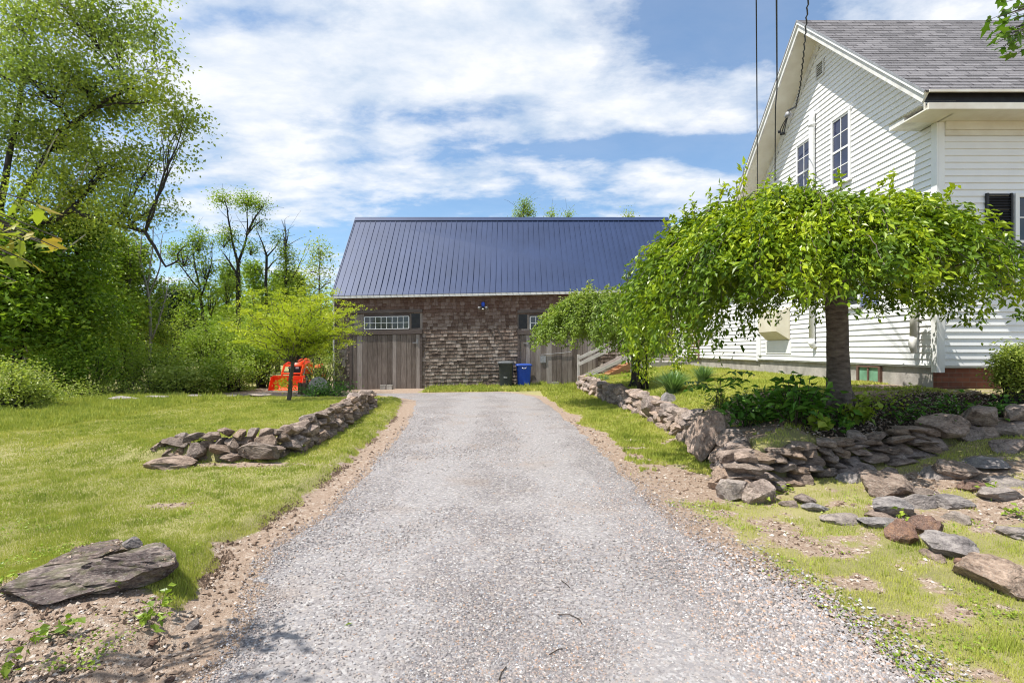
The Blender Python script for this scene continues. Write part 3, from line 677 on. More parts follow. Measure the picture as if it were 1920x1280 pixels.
cblock(1035, 1047, 717, 725, 20.95, 'pale concrete block alone against the right barn door', .05)

# bins
def wheelie(px, Yd, w, d, h, label, cat, body, lid, blue):
    p = at(px, 700, Yd); z0 = float(height(p.x, Yd))
    r = empty('wheeled_bin', (p.x, Yd, z0), label, cat, rz=-.08 if not blue else .05)
    mb = MB(); prof = [(.76, .03), (.80, .25*h), (.92, .86*h), (.97, .9*h), (.97, .93*h)]
    n = 28; V = []
    for s, zz in prof:
        a = np.arange(n)*2*np.pi/n; e = .38; cx = np.sign(np.cos(a))*np.abs(np.cos(a))**e; cy = np.sign(np.sin(a))*np.abs(np.sin(a))**e
        V.append(np.stack([cx*w/2*s, cy*d/2*s, np.full(n, zz)], -1))
    V = np.array(V).reshape(-1, 3); i = np.arange(len(prof)-1)[:, None]*n; j = np.arange(n)[None]; k = (j+1) % n
    mb.add(V, np.stack([i+j, i+k, i+n+k, i+n+j], -1).reshape(-1, 4), .5); mb.add(V[:n], [list(range(n))[::-1]], .5)
    if not blue:
        mb.box(-w*.16, w*.16, -d*.46, -d*.41, .40*h, .41*h+.02, .5)
    mb.build('body', M[body], r, True)
    mb = MB(); V = []
    for s, zz in ((1.04, .90*h), (1.06, .935*h), (1.0, .965*h), (.8, .985*h), (.4, 1.0*h), (.02, 1.003*h)):
        V.append(np.stack([cx*w/2*s, cy*d/2*s-.01, np.full(n, zz)], -1))
    V = np.array(V).reshape(-1, 3); i = np.arange(5)[:, None]*n
    mb.add(V, np.stack([i+j, i+k, i+n+k, i+n+j], -1).reshape(-1, 4), .5); mb.build('lid', M[lid], r, True)
    mb = MB(); mb.tube([[-w*.4, d*.5, .9*h], [-w*.38, d*.5+.07, .93*h], [w*.38, d*.5+.07, .93*h], [w*.4, d*.5, .9*h]], .014, 6); mb.build('handle', M[lid], r, True)
    for s in (-1, 1):
        mb = MB(); a = [s*(w*.37), d*.42, .1]; mb.tube([[a[0], a[1], a[2]], [a[0]+s*.05, a[1], a[2]]], .1, 16); mb.build('wheel', M['rubber'], r, True)
    if blue:
        mb = MB(); mb.tube([[-.08, -d*.5-.005, .84*h], [-.05, -d*.5-.02, .80*h], [.05, -d*.5-.02, .80*h], [.08, -d*.5-.005, .85*h]], .012, 6); mb.build('grip', M['white'], r, True)
    else:
        mb = MB(); mb.box(-.07, .07, -d*.475, -d*.44, .39*h, .405*h); mb.build('sticker', M['white'], r)
    return r
wheelie(949, 20.5, .60, .58, 1.04, 'charcoal black wheeled bin against the shingled barn wall', 'trash bin', 'bin_black', 'bin_lid', False)
wheelie(982, 20.75, .62, .52, .92, 'bright blue wheeled recycling bin beside the right barn door', 'recycling bin', 'bin_blue', 'bin_blue_lid', True)

# ------------------------------------------------------------------ house
XW, YC, YBK, XR_ = 6.376, 8.0, 13.86, 5.88
house = empty('house', (XW, YC, .9), 'white clapboard house with a steep grey shingled gable roof', 'house')
def hb(mb, name, mat, parent=None, smooth=False):
    return mb.xf(Matrix.Translation((-XW, -YC, -.9))).build(name, M[mat], parent or house, smooth)
ZS0, ZSO = 1.285, 4.93
RY0, RZ0, RYR, RZR = 7.55, 5.2, 10.93, 8.27; RS_ = (RZR-RZ0)/(RYR-RY0); EX = .1016; LIP = .019
def rz(y): return RZR-abs(y-RYR)*RS_
def laps_x(mb, plane, y0, y1, z0, z1, gable=False):          # wall facing -x
    z = z0
    while z < z1-.01:
        zt = min(z+EX, z1); a, b = y0, y1
        if gable:
            lim = RYR-(RZR-.12-z)/RS_; lim2 = RYR+(RZR-.12-z)/RS_; a = max(y0, lim); b = min(y1, lim2)
            if b-a < .05: break
        v = [[plane-LIP, a, z], [plane-LIP, b, z], [plane, b, zt], [plane, a, zt], [plane, a, z], [plane, b, z]]
        mb.add(v, [[0, 3, 2, 1], [0, 1, 5, 4]], .5); z += EX
def laps_y(mb, plane, x0, x1, z0, z1):
    z = z0
    while z < z1-.01:
        zt = min(z+EX, z1)
        v = [[x0, plane-LIP, z], [x1, plane-LIP, z], [x1, plane, zt], [x0, plane, zt], [x0, plane, z], [x1, plane, z]]
        mb.add(v, [[0, 1, 2, 3], [0, 4, 5, 1]], .5); z += EX
mb = MB(); laps_x(mb, XW, YC+.09, YBK, ZS0, ZSO, False); laps_x(mb, XW, YC-.3, YBK+.3, ZSO, 8.3, True)
mb.box(XW+.002, XW+.15, YC+.02, YBK, ZS0-.01, ZSO, .5)
v = [[XW+.01, RY0+.1, ZSO+.1], [XW+.01, RYR, RZR-.08], [XW+.01, 2*RYR-RY0-.1, ZSO+.1]]; mb.add(v, [[0, 1, 2]], .5)
hb(mb, 'gable_wall', 'white')
mb = MB(); laps_y(mb, YC, XW+.1, 14, ZS0, ZSO); mb.box(XW+.151, 14, YC+.003, YC+.15, ZS0-.01, ZSO, .5); hb(mb, 'front_wall', 'white')
mb = MB(); mb.box(13.85, 14, YC+.16, YBK-.16, ZS0, ZSO, .5); mb.box(XW+.16, 13.84, YBK-.14, YBK, ZS0, ZSO, .5)
v = [[13.98, RY0+.1, ZSO], [13.98, RYR, RZR-.08], [13.98, 2*RYR-RY0-.1, ZSO]]; mb.add(v, [[0, 2, 1]], .5); hb(mb, 'far_wall', 'white')
for q in ((XW-.022, XW+.004, YC-.022, YC+.088, ZS0-.1, ZSO-.002), (XW+.006, XW+.098, YC-.022, YC-.002, ZS0-.1, ZSO-.002), (XW-.022, XW+.002, YBK-.06, YBK+.02, ZS0-.05, ZSO)):
    mb = MB(); mb.box(*q, .5); hb(mb, 'corner_board', 'white')
mb = MB(); mb.box(XW-.004, XW+.02, YC+.0, YBK, ZS0-.03, ZS0-.003, .5); mb.box(XW+.1, 14, YC-.004, YC+.02, ZS0-.03, ZS0-.003, .5); hb(mb, 'starter_strip', 'white_dirty')
mb = MB(); mb.box(XW+.05, XW+.3, YC+.12, YBK, .3, ZS0-.032, .5); hb(mb, 'foundation', 'concrete')
mb = MB(); mb.box(XW+.03, 14, YC+.04, YC+.11, .3, ZS0-.032, .5); hb(mb, 'brick_foundation', 'brick')
# frieze / cornice
mb = MB(); mb.box(XW+.1, 14, YC-.05, YC-.016, ZSO-.12, ZSO-.002, .5); mb.box(XW+.1, 14, YC-.032, YC-.014, ZSO-.2, ZSO-.122, .5)
mb.box(XR_, 14.2, RY0+.0, YC-.001, ZSO, ZSO+.02, .5)                                # soffit
mb.box(XR_, 14.2, RY0-.03, RY0+.0, ZSO-.01, ZSO+.08, .5)                            # fascia
mb.box(XR_, 14.2, RY0+.05, RY0+.07, ZSO+.021, ZSO+.12, .1)
hb(mb, 'eave_cornice', 'soffit')
mb = MB(); mb.box(XR_+.02, 14.2, RY0+.075, RY0+.1, ZSO+.021, RZ0+.02, .5); mb.box(XR_+.02, 14.2, RY0-.02, RY0+.07, ZSO+.081, ZSO+.095, .5); hb(mb, 'open_gutter', 'black')
mb = MB(); mb.box(XR_, 14.2, RY0-.045, RY0-.02, RZ0-.045, RZ0-.01, .5); hb(mb, 'gutter_lip', 'soffit')
# cornice returns
for s in (0, 1):
    y0, y1 = (RY0, YC+.32) if s == 0 else (YBK-.32, 2*RYR-RY0)
    mb = MB(); mb.box(XR_, XW-.001, y0, y1, ZSO+.001 if 0 else ZSO-.0, ZSO+.09, .5) if s else mb.box(XR_, XW-.001, YC, y1, ZSO+.0, ZSO+.09, .5)
    y0 = y0+.14 if s == 0 else y0
    v = np.array([[XR_-.02, y0-.02, ZSO+.092], [XW-.002, y0-.02, ZSO+.2], [XW-.002, y1+.02, ZSO+.2], [XR_-.02, y1+.02, ZSO+.092], [XW-.002, y0-.02, ZSO+.092], [XW-.002, y1+.02, ZSO+.092]])
    mb.add(v, [[0, 1, 2, 3], [0, 4, 1], [3, 2, 5], [0, 3, 5, 4]], .5)
    hb(mb, 'cornice_return', 'white_dirty')
# roof slabs with courses
mb = MB()
L = math.hypot(RYR-RY0, RZR-RZ0); nC = int(L/.14)
for side in (0, 1):
    sg = 1 if side == 0 else -1
    for q in range(nC+1):
        a, b = q*.14/L, min((q+1)*.14/L, 1)
        ya, za = RYR-sg*(RYR-RY0+.03)*(1-a), RZR-(RZR-RZ0+.027)*(1-a); yb, zb_ = RYR-sg*(RYR-RY0+.03)*(1-b), RZR-(RZR-RZ0+.027)*(1-b)
        n = Vector((0, -sg*(RZR-RZ0), (RYR-RY0))).normalized(); h = .008
        v = [[XR_-.04, ya+n.y*h, za+n.z*h], [14.25, ya+n.y*h, za+n.z*h], [14.25, yb, zb_], [XR_-.04, yb, zb_], [XR_-.04, ya-n.y*.02, za-n.z*.02], [14.25, ya-n.y*.02, za-n.z*.02]]
        mb.add(v, [[0, 1, 2, 3] if side == 0 else [3, 2, 1, 0], [0, 4, 5, 1]], random.random())
mb.xf(Matrix.Translation((-XW, -YC, -.9))).build('roof', M['roof'], house)
def rake(name, mat, x0, x1, top, bot, y_from=RY0-.02):
    mb = MB()
    for sg in (1, -1):
        n = Vector((0, -sg*RS_, 1)).normalized(); pts = []
        ye = RYR-sg*(RYR-y_from)
        A_ = Vector((0, ye, rz(ye))); B_ = Vector((0, RYR, RZR))
        q = [(A_-n*top), (B_-Vector((0, 0, top/n.z))), (B_-Vector((0, 0, bot/n.z))), (A_-n*bot)]
        v = [[x0, p.y, p.z] for p in q]+[[x1, p.y, p.z] for p in q]
        f = [[0, 1, 2, 3], [7, 6, 5, 4], [0, 4, 5, 1], [2, 6, 7, 3], [0, 3, 7, 4], [1, 5, 6, 2]]
        mb.add(v, f, .5)
    return hb(mb, name, mat)
rake('rake_fascia', 'white_dirty', XR_-.012, XR_+.02, .022, .16)
rake('rake_crown', 'white', XR_-.045, XR_-.013, .012, .06)
rake('rake_soffit', 'soffit', XR_+.022, XW-.03, .14, .155)
rake('rake_frieze', 'white_dirty', XW-.034, XW-.014, .156, .30, RY0+.35)
rake('drip_edge', 'grey_metal', XR_-.055, XR_-.046, -.006, .02)
# windows on the gable
def gwin(y0, y1, z0, z1, glass, cols=2, rows=2, mat='white', shutter=False):
    f = MB(); c = .055
    f.box(XW-.045, XW+.0, y0, y0+c, z0, z1, .5); f.box(XW-.045, XW+.0, y1-c, y1, z0, z1, .5); f.box(XW-.05, XW+.0, y0-.01, y1+.01, z1+.001, z1+.05, .5); f.box(XW-.06, XW, y0-.02, y1+.02, z0-.04, z0-.001, .5)
    zm = (z0+z1)/2
    f.box(XW-.034, XW-.016, y0+c, y1-c, zm-.02, zm+.02, .5); f.box(XW-.034, XW-.018, y0+c, y1-c, z0+.001, z0+.035, .5); f.box(XW-.034, XW-.018, y0+c, y1-c, z1-.035, z1-.001, .5)
    for q in range(1, cols): yy = y0+c+(y1-y0-2*c)*q/cols; f.box(XW-.03, XW-.019, yy-.008, yy+.008, z0+.036, zm-.021, .5); f.box(XW-.03, XW-.019, yy-.008, yy+.008, zm+.021, z1-.036, .5)
    for h0, h1 in ((z0, zm), (zm, z1)): f.box(XW-.029, XW-.0195, y0+c, y1-c, (h0+h1)/2-.008, (h0+h1)/2+.008, .5)
    w = hb(f, 'window', mat)
    g = MB(); g.box(XW-.022, XW-.018, y0+c-.003, y1-c+.003, z0+.01, z1-.01, .5); hb(g, 'pane', glass, w)
    return w
gwin(10.0, 10.6, 4.75, 6.03, 'glass_blue'); gwin(11.3, 11.9, 4.75, 6.03, 'glass_blue'); gwin(9.72, 10.5, 2.33, 3.75, 'glass')
mb = MB()
for q in range(34): z = 2.33+q*.041; mb.add([[XW-.045, 9.28, z], [XW-.045, 9.66, z], [XW-.018, 9.66, z+.042], [XW-.018, 9.28, z+.042]], [[0, 3, 2, 1]], .5)
mb.box(XW-.05, XW-.013, 9.25, 9.279, 2.3, 3.76, .5); mb.box(XW-.05, XW-.013, 9.661, 9.69, 2.3, 3.76, .5); mb.box(XW-.016, XW-.013, 9.28, 9.66, 2.3, 3.76, .2)
hb(mb, 'shutter', 'shutter_blue')
# gable louvre vent
mb = MB(); y0, y1, z0, z1 = 10.86, 11.14, 7.15, 7.46
mb.box(XW-.04, XW-.013, y0, y0+.03, z0, z1, .5); mb.box(XW-.04, XW-.013, y1-.03, y1, z0, z1, .5); mb.box(XW-.04, XW-.013, y0+.031, y1-.031, z1-.03, z1, .5); mb.box(XW-.04, XW-.013, y0+.031, y1-.031, z0, z0+.03, .5)
for q in range(1, 6): mb.box(XW-.034, XW-.018, y0+.031, y1-.031, z0+.03+q*.042, z0+.04+q*.042, .5)
lv = hb(mb, 'louvre_vent', 'white_dirty'); mb = MB(); mb.box(XW-.017, XW-.0128, y0+.03, y1-.03, z0+.02, z1-.02, .5); hb(mb, 'vent_screen', 'black', lv)
# pipes
mb = MB(); mb.tube([[XW-.08, 11.2, 1.75], [XW-.08, 11.2, 4], [XW-.08, 11.2, 6.38], [XW-.06, 11.2, 6.5]], .058, 14); mb.tube([[XW-.08, 11.2, 6.2], [XW-.08, 11.2, 6.28]], .068, 14); mb.tube([[XW-.08, 11.2, 1.75], [XW-.09, 11.2, 1.66], [XW-.03, 11.2, 1.58]], .062, 12)
hb(mb, 'vent_pipe', 'white', None, True)
mb = MB(); mb.tube([[XW-.08, 8.36, 1.72], [XW-.08, 8.36, 2.5]], .052, 14); mb.tube([[XW-.08, 8.36, 1.74], [XW-.10, 8.36, 1.62], [XW-.09, 8.34, 1.48]], [.05, .058, .04], 12); mb.tube([[XW-.08, 8.36, 2.47], [XW-.02, 8.36, 2.55]], .055, 12)
hb(mb, 'downspout', 'white_dirty', None, True)
# small bay cover on the wall, with a blank panel under it
mb = MB(); mb.add([[XW-.02, 12.2, 1.75], [XW-.28, 12.3, 1.95], [XW-.28, 13.2, 1.95], [XW-.02, 13.3, 1.75], [XW-.02, 12.2, 2.5], [XW-.28, 12.3, 2.38], [XW-.28, 13.2, 2.38], [XW-.02, 13.3, 2.5]],
                  [[0, 1, 5, 4], [1, 2, 6, 5], [2, 3, 7, 6], [0, 3, 2, 1], [4, 5, 6, 7]], .5); hb(mb, 'bay_cover', 'beige')
mb = MB(); mb.box(XW-.03, XW-.0, 12.15, 13.35, ZS0+.15, 1.74, .5); mb.box(XW-.05, XW, 13.6, 13.75, ZS0+.1, 2.5, .5); hb(mb, 'blank_panel', 'white')
# cellar window in the foundation
mb = MB(); y0, y1, z0, z1 = 9.25, 9.88, .93, 1.24
mb.box(XW+.0, XW+.052, y0, y0+.05, z0, z1, .5); mb.box(XW+.0, XW+.052, y1-.05, y1, z0, z1, .5); mb.box(XW+.0, XW+.052, y0+.051, y1-.051, z0, z0+.04, .5); mb.box(XW+.0, XW+.052, y0+.051, y1-.051, z1-.03, z1, .5); mb.box(XW+.01, XW+.04, 9.56, 9.6, z0+.041, z1-.031, .5)
cw = hb(mb, 'cellar_window', 'wood_brown'); mb = MB(); mb.box(XW+.03, XW+.048, y0+.04, y1-.04, z0+.03, z1-.02, .5); hb(mb, 'pane', 'glass_green', cw)
# front window and black shutter
mb = MB(); x0, x1, z0, z1 = 7.5, 8.55, 2.42, 3.86
for a, b, c, d in ((x0, x0+.06, z0, z1), (x1-.06, x1, z0, z1), (x0+.061, x1-.061, z1-.06, z1), (x0+.061, x1-.061, z0, z0+.05)): mb.box(a, b, YC-.06, YC-.0, c, d, .5)
mb.box(x0-.02, x1+.02, YC-.08, YC, z0-.04, z0-.001, .5)
zm = (z0+z1)/2; mb.box(x0+.061, x1-.061, YC-.045, YC-.02, zm-.02, zm+.02, .5)
for q in (1, 2): xx = x0+.06+(x1-x0-.12)*q/3; mb.box(xx-.009, xx+.009, YC-.04, YC-.022, z0+.05, zm-.021, .5); mb.box(xx-.009, xx+.009, YC-.04, YC-.022, zm+.021, z1-.06, .5)
for zz in (z0+.38, z1-.36): mb.box(x0+.061, x1-.061, YC-.039, YC-.023, zz-.009, zz+.009, .5)
w = hb(mb, 'window', 'white'); mb = MB(); mb.box(x0+.05, x1-.05, YC-.03, YC-.026, z0+.04, z1-.04, .5); hb(mb, 'pane', 'glass', w)
for sx in (7.08, 8.57):
    mb = MB(); 
    for q in range(36): z = z0+q*.04; mb.add([[sx+.03, YC-.05, z], [sx+.36, YC-.05, z], [sx+.36, YC-.02, z+.04], [sx+.03, YC-.02, z+.04]], [[0, 1, 2, 3]], .5)
    mb.box(sx, sx+.03, YC-.055, YC-.013, z0-.02, z1, .5); mb.box(sx+.361, sx+.39, YC-.055, YC-.013, z0-.02, z1, .5); mb.box(sx+.03, sx+.36, YC-.018, YC-.0135, z0, z1, .5); hb(mb, 'shutter', 'black')

# rear wing of the house, running back to the barn
wing = empty('house_wing', (XW, YBK, .9), 'low white clapboard rear wing joining the house to the barn', 'house wing')
def wb(mb, name, mat): return mb.xf(Matrix.Translation((-XW, -YBK, -.9))).build(name, M[mat], wing)
mb = MB(); laps_x(mb, XW+.004, YBK+.03, 21.1, ZS0-.03, 3.5); mb.box(XW+.02, XW+.16, YBK+.02, 21.1, ZS0-.05, 3.5, .5); wb(mb, 'wing_wall', 'white')
mb = MB(); mb.box(XW+.06, XW+.2, YBK+.02, 21.1, .3, ZS0-.06, .5); wb(mb, 'wing_foundation', 'concrete')
mb = MB(); mb.add([[XW-.3, YBK+.02, 3.42], [XW-.3, 21.0, 3.42], [XW+3, 21.0, 5.3], [XW+3, YBK+.02, 5.3], [XW-.3, YBK+.02, 3.5], [XW-.3, 21.0, 3.5], [XW+3, 21.0, 5.38], [XW+3, YBK+.02, 5.38]], [[0, 1, 2, 3], [7, 6, 5, 4], [0, 4, 5, 1]], .5); wb(mb, 'wing_roof', 'roof')
mb = MB(); mb.box(XW-.01, XW+.003, 18.2, 19.2, 1.2, 3.1, .5); mb.box(XW-.03, XW+.002, 18.1, 18.2, 1.2, 3.2, .5); mb.box(XW-.03, XW+.002, 19.2, 19.3, 1.2, 3.2, .5); wb(mb, 'wing_door', 'wood_brown')

# deck and stairs between wing and barn
deck = empty('deck_stairs', (3, 20, .1), 'grey wooden stairs and railed deck climbing from the grass beside the barn', 'stairs')
def db(mb, name, mat): return mb.xf(Matrix.Translation((-3, -20, -.1))).build(name, M[mat], deck)
DZ = 1.08; YS0, YS1 = 19.35, 20.45
TOPX, BOTX = 4.35, 2.75
nst = 5
for q in range(nst):
    zz = DZ-(q+1)*(DZ-.12)/(nst+1); xx = TOPX-(q+1)*(TOPX-BOTX)/(nst+1)
    mb = MB(); mb.box(xx-.02, xx+.3, YS0+.08, YS1-.08, zz, zz+.04); mb.box(xx+.27, xx+.29, YS0+.1, YS1-.1, zz+.041, zz+.14); db(mb, 'step', 'wood_new')
for yy in (YS0+.02, YS1-.06):
    mb = MB(); mb.bar((BOTX-.15, yy, .02), (TOPX, yy, DZ-.14), .04, .24, .5); db(mb, 'stringer', 'wood_new')
mb = MB(); x = TOPX
while x < XW-.02: mb.box(x, min(x+.135, XW-.03), YS0, 21.1, DZ-.035, DZ, random.random()); x += .142
mb.box(TOPX, XW-.03, YS0-.04, YS0-.001, DZ-.2, DZ-.003, .5); db(mb, 'deck_floor', 'wood_grey')
mb = MB(); mb.box(TOPX+.1, XW-.05, YS0+.02, YS0+.05, .5, DZ-.21, .4)
for xx in (4.5, 5.5, 6.2): mb.box(xx, xx+.09, YS0-.0, YS0+.09, .4, DZ-.201, .4)
db(mb, 'skirt', 'wood_brown')
for yy in (YS0-.05, YS1):
    mb = MB(); mb.box(2.36 if yy < 20 else 2.50, 2.45 if yy < 20 else 2.59, yy-.045, yy+.045, 0.02, 1.34); db(mb, 'post', 'wood_grey')
    mb = MB(); mb.box(TOPX-.05, TOPX+.04, yy-.045, yy+.045, .3, DZ+1.0); db(mb, 'post', 'wood_grey')
    mb = MB(); px0 = 2.4 if yy < 20 else 2.55
    for dz in (1.2, .98, .42): mb.bar((px0, yy-.07, dz), (TOPX, yy-.07, dz+.92), .035, .09 if dz > .5 else .11, random.random())
    db(mb, 'handrail', 'wood_grey')
mb = MB()
for dz in (.92, .5, .12): mb.box(TOPX+.05, XW-.05, YS0-.075, YS0-.045, DZ+dz-.04, DZ+dz+.045)
mb.box(5.35, 5.43, YS0-.04, YS0+.04, DZ, DZ+.95); db(mb, 'deck_rail', 'wood_grey')

# small pieces: meter mast and service cables
at_x = lambda px, py, xp: (lambda Yv: Vector((xp, Yv, EYE+(HY-py)/F*Yv)))(xp/((px-CX)/F))
wh = at_x(1478, 216, XR_-.04)
wd = empty('service_bracket', wh, 'grey cable bracket with drooping insulators on the rake of the white house', 'bracket')
mb = MB(); mb.lathe([(0, -.05), (.06, -.05), (.075, .0), (.05, .06), (0, .07)], 12, (0, 0, 0)); mb.build('cap', M['grey_metal'], wd, True)
for k, (dx, dy, dz) in enumerate(((-.02, .25, -.30), (-.03, .12, -.34), (-.02, .33, -.22))):
    mb = MB(); mb.tube(curve((0, 0, -.02), (dx, dy, dz), 6, .1, .02), .011, 6); mb.lathe([(0, -.03), (.03, -.02), (.03, .03), (0, .04)], 8, (dx, dy, dz)); mb.build('insulator', M['wire'], wd, True)
def cable(name, pts, r, label, mat='wire', wob=0, n=60):
    P = np.array([list(p) for p in pts]); t = np.linspace(0, len(P)-1, n); Q = np.stack([np.interp(t, range(len(P)), P[:, k]) for k in range(3)], -1)
    if wob: Q[:, 0] += wob*np.sin(np.arange(n)*2.1); Q[:, 2] += wob*np.cos(np.arange(n)*2.1)
    c = Q.mean(0); mb = MB(); mb.tube(Q-c, r, 6); o = mb.build(name, M[mat], None, True); o.location = c; tag(o, label, 'cable', 'service cables over the driveway'); return o
cable('overhead_cable', [at(1416, -500, 5.2), at(1418, 0, 8.2), at(1420, 290, 11.2), at(1421, 520, 16)], .010, 'straight black cable hanging farthest left of the three before the gable')
cable('overhead_cable', [at(1454, -500, 4.6), at(1456, 0, 7.5), at(1457, 165, 10), at(1454, 200, 11.2), at(1452, 560, 17)], .012, 'straight black cable between the twisted one and the leftmost one')
cable('overhead_cable', [at(1524, -500, 4.4), at(1515, 0, 7.6), at(1507, 100, 9.0), at(1500, 165, 9.6), at(1492, 200, 10.2), wh+Vector((0, .0, .1))], .011, 'black twisted cable running down to the bracket on the rake', wob=.012, n=90)

# ------------------------------------------------------------------ stones
_b = bmesh.new(); bmesh.ops.create_icosphere(_b, subdivisions=4, radius=1); _b.verts.ensure_lookup_table()
ICO = np.array([v.co[:] for v in _b.verts]); IF = np.array([[v.index for v in f.verts] for f in _b.faces]); _b.free()
def rock_mesh(seed, cuts=11, lo=.5, hi=.9, rough=.09, mat='rock', power=1.0, strata=False):
    r = np.random.default_rng(seed); v = ICO.copy()
    v = np.sign(v)*np.abs(v)**power
    def nz(fr, k): return fbm(v[:, 0]*fr+seed+v[:, 2]*fr*.37, v[:, 1]*fr+v[:, 2]*fr*.93, seed+k, 3)-.5
    v = v*(1+.5*nz(1.3, 1))[:, None]
    if 'slate' in mat or strata:                  # ledge stone splits in layers
        lay = np.floor(v[:, 2]*5.5+.8*nz(1.5, 9)); o_ = _h(lay+40, lay*0+seed, 3); v[:, :2] *= (1+.16*(o_-.5))[:, None]
    for q in range(cuts):
        n = r.standard_normal(3); n[2] *= .8; n /= np.linalg.norm(n); d = r.uniform(lo, hi); p = v@n-d; v = v-np.clip(p, 0, None)[:, None]*n*.98
    v = v*(1+rough*.9*nz(4.5, 5))[:, None]; v = v*(1+rough*.6*nz(11, 6))[:, None]; v = v*(1+.05*nz(26, 7))[:, None]
    v /= np.abs(v).max(0)
    m = MB(); m.add(v, IF, .5); o = m.build('stone', M[mat], None, False); me = o.data
    bpy.data.objects.remove(o); return me
SLAB = [rock_mesh(100+k, 14, .4, .85, .09, 'rock_slate', .7) for k in range(9)]
ROUND = [rock_mesh(200+k, 9, .6, .95, .07, 'rock', .95) for k in range(8)]
PINK = [rock_mesh(300+k, 13, .42, .85, .09, 'rock', .85) for k in range(9)]
def inst(me, name, loc, sc, rot, parent=None):
    o = bpy.data.objects.new(name, me); COL.objects.link(o); o.location = loc; o.scale = sc; o.rotation_euler = rot
    if parent is not None: o.parent = parent
    return o
def stone_wall(name, label, path, courses, slen, sh, pool, zfun, topf, depth=.2, cap=100, grp=None):
    """path: list of (x, y); zfun(x, y) bottom; topf(s) wall height"""
    P = np.array(path, float); seg = np.linalg.norm(np.diff(P, axis=0), axis=1); S = np.concatenate([[0], np.cumsum(seg)]); L = S[-1]
    c = P.mean(0); root = empty(name, (c[0], c[1], 0), label, 'stone wall', grp); n = 0; rest = []
    items = []
    for k in range(courses):
        s = random.uniform(0, slen*.5)
        while s < L:
            x = np.interp(s, S, P[:, 0]); y = np.interp(s, S, P[:, 1]); H = topf(s/L)
            l = slen*random.uniform(.6, 1.45)*(1.2 if k == 0 else 1)*(1+.04*max(0, 0)); h = sh*random.uniform(.75, 1.3)
            zc = zfun(x, y)+H*(k+.42)/courses
            if k*sh*.85 < H:
                j = np.searchsorted(S, s, 'right')-1; j = min(j, len(P)-2); d = P[j+1]-P[j]; a = math.atan2(d[1], d[0])
                nrm = np.array([-d[1], d[0]])/np.linalg.norm(d)
                off = random.gauss(0, .025)+.03*k*NSGN
                items.append(((x+nrm[0]*off, y+nrm[1]*off, zc+random.gauss(0, .012)), (l*.56, depth*random.uniform(.75, 1.2), H/courses*.74*random.uniform(.85, 1.3)), (random.gauss(0, .12), random.gauss(0, .14), a+random.gauss(0, .16))))
            s += l*.95
    for q, (lo, sc, ro) in enumerate(items):
        if q < cap: inst(random.choice(pool), 'stone', (lo[0]-c[0], lo[1]-c[1], lo[2]), sc, ro, root)
    return root, len(items)
NSGN = 1
fl = lambda x, y: float(height(x, y-.25))
# left wall: front run, then the run going back beside the drive
pl = [(-4.75, 7.1), (-4.2, 7.02), (-3.6, 6.98), (-3.2, 7.1), (-3.0, 7.4)]
_, n1 = stone_wall('dry_stone_wall', 'low dry wall of flat brown ledge stones across the left lawn, nearest run', pl, 4, .23, .1, SLAB, fl, lambda t: .26+.14*min(1, t*2.2), .17)
pl = [(-3.02, 7.5), (-3.07, 8.5), (-3.25, 10.5), (-3.45, 12.2), (-3.62, 13.9)]
NSGN = 1
_, n2 = stone_wall('dry_stone_wall', 'jumbled dry wall of brown stones running back beside the left of the drive to its barn end', pl, 4, .25, .11, SLAB+PINK[:3], lambda x, y: float(height(x+.3, y)), lambda t: .40+.06*t, .17)
# right side wall
pl = [(2.5, 19.4), (2.62, 18), (2.78, 16), (2.93, 13.4), (3.0, 11.3)]
NSGN = -1
_, n3 = stone_wall('fieldstone_wall', 'far stretch of rounded fieldstone wall holding the lawn, ending by the wooden stairs', pl[::-1], 3, .34, .17, ROUND+PINK[:4], lambda x, y: float(height(x-.3, y)), lambda t: .50+.04*t, .2)
pl = [(2.33, 5.75), (2.6, 6.3), (2.82, 7.1), (2.88, 8.3), (2.98, 11.2)]
_, n4 = stone_wall('fieldstone_wall', 'shaded stretch of fieldstone wall beside the drive below the leafy bed', pl, 4, .26, .14, ROUND+PINK[:5], lambda x, y: float(height(x-.3, y)), lambda t: .47, .2)
pl = [(2.45, 5.52), (3.2, 5.88), (3.8, 5.96), (4.4, 6.02), (4.9, 6.15)]
NSGN = 1
_, n5 = stone_wall('fieldstone_wall', 'near wall of flat pinkish stones stacked under the weeping tree, facing the viewer', pl, 5, .24, .1, PINK+SLAB[:4], fl, lambda t: .42-.08*t, .2)
pl = [(4.95, 6.25), (5.5, 6.45), (6.3, 6.6), (7.4, 6.75)]
_, n6 = stone_wall('boulder_wall', 'low run of big grey boulders edging the shaded bed towards the house corner', pl, 2, .46, .2, PINK+ROUND, fl, lambda t: .32, .2)
print('wall stones', n1, n2, n3, n4, n5, n6)
# big single stones standing in the right wall
def rock_at(px0, px1, py0, py1, name, label, mat, seed, depth=None, grp=None, zrot=0, tilt=(0, 0), sink=.18, cat='rock', cuts=11, lo=.5, hi=.9, pw=.88, Yover=None, strata=False, rough=.13):
    g = ground((px0+px1)/2, py1)
    if Yover: g = Vector((((px0+px1)/2-CX)/F*Yover, Yover, float(height(((px0+px1)/2-CX)/F*Yover, Yover))))
    w = (px1-px0)/F*g.y; h = (py1-py0)/F*g.y; dp = depth or w*.7
    h = max(h-dp*.35*max(0, (EYE-g.z)/g.y)*1.0, h*.6)
    me = rock_mesh(seed, cuts, lo, hi, rough, mat, pw, strata)
    o = inst(me, name, (g.x, g.y+dp*.45, g.z+h*(.5-sink)), (w/2*1.03, dp/2, h/2*(1+sink)), (tilt[0], tilt[1], zrot))
    if Yover: o.location.z = at(0, (py0+py1)/2, Yover).z
    tag(o, label, cat, grp); return o
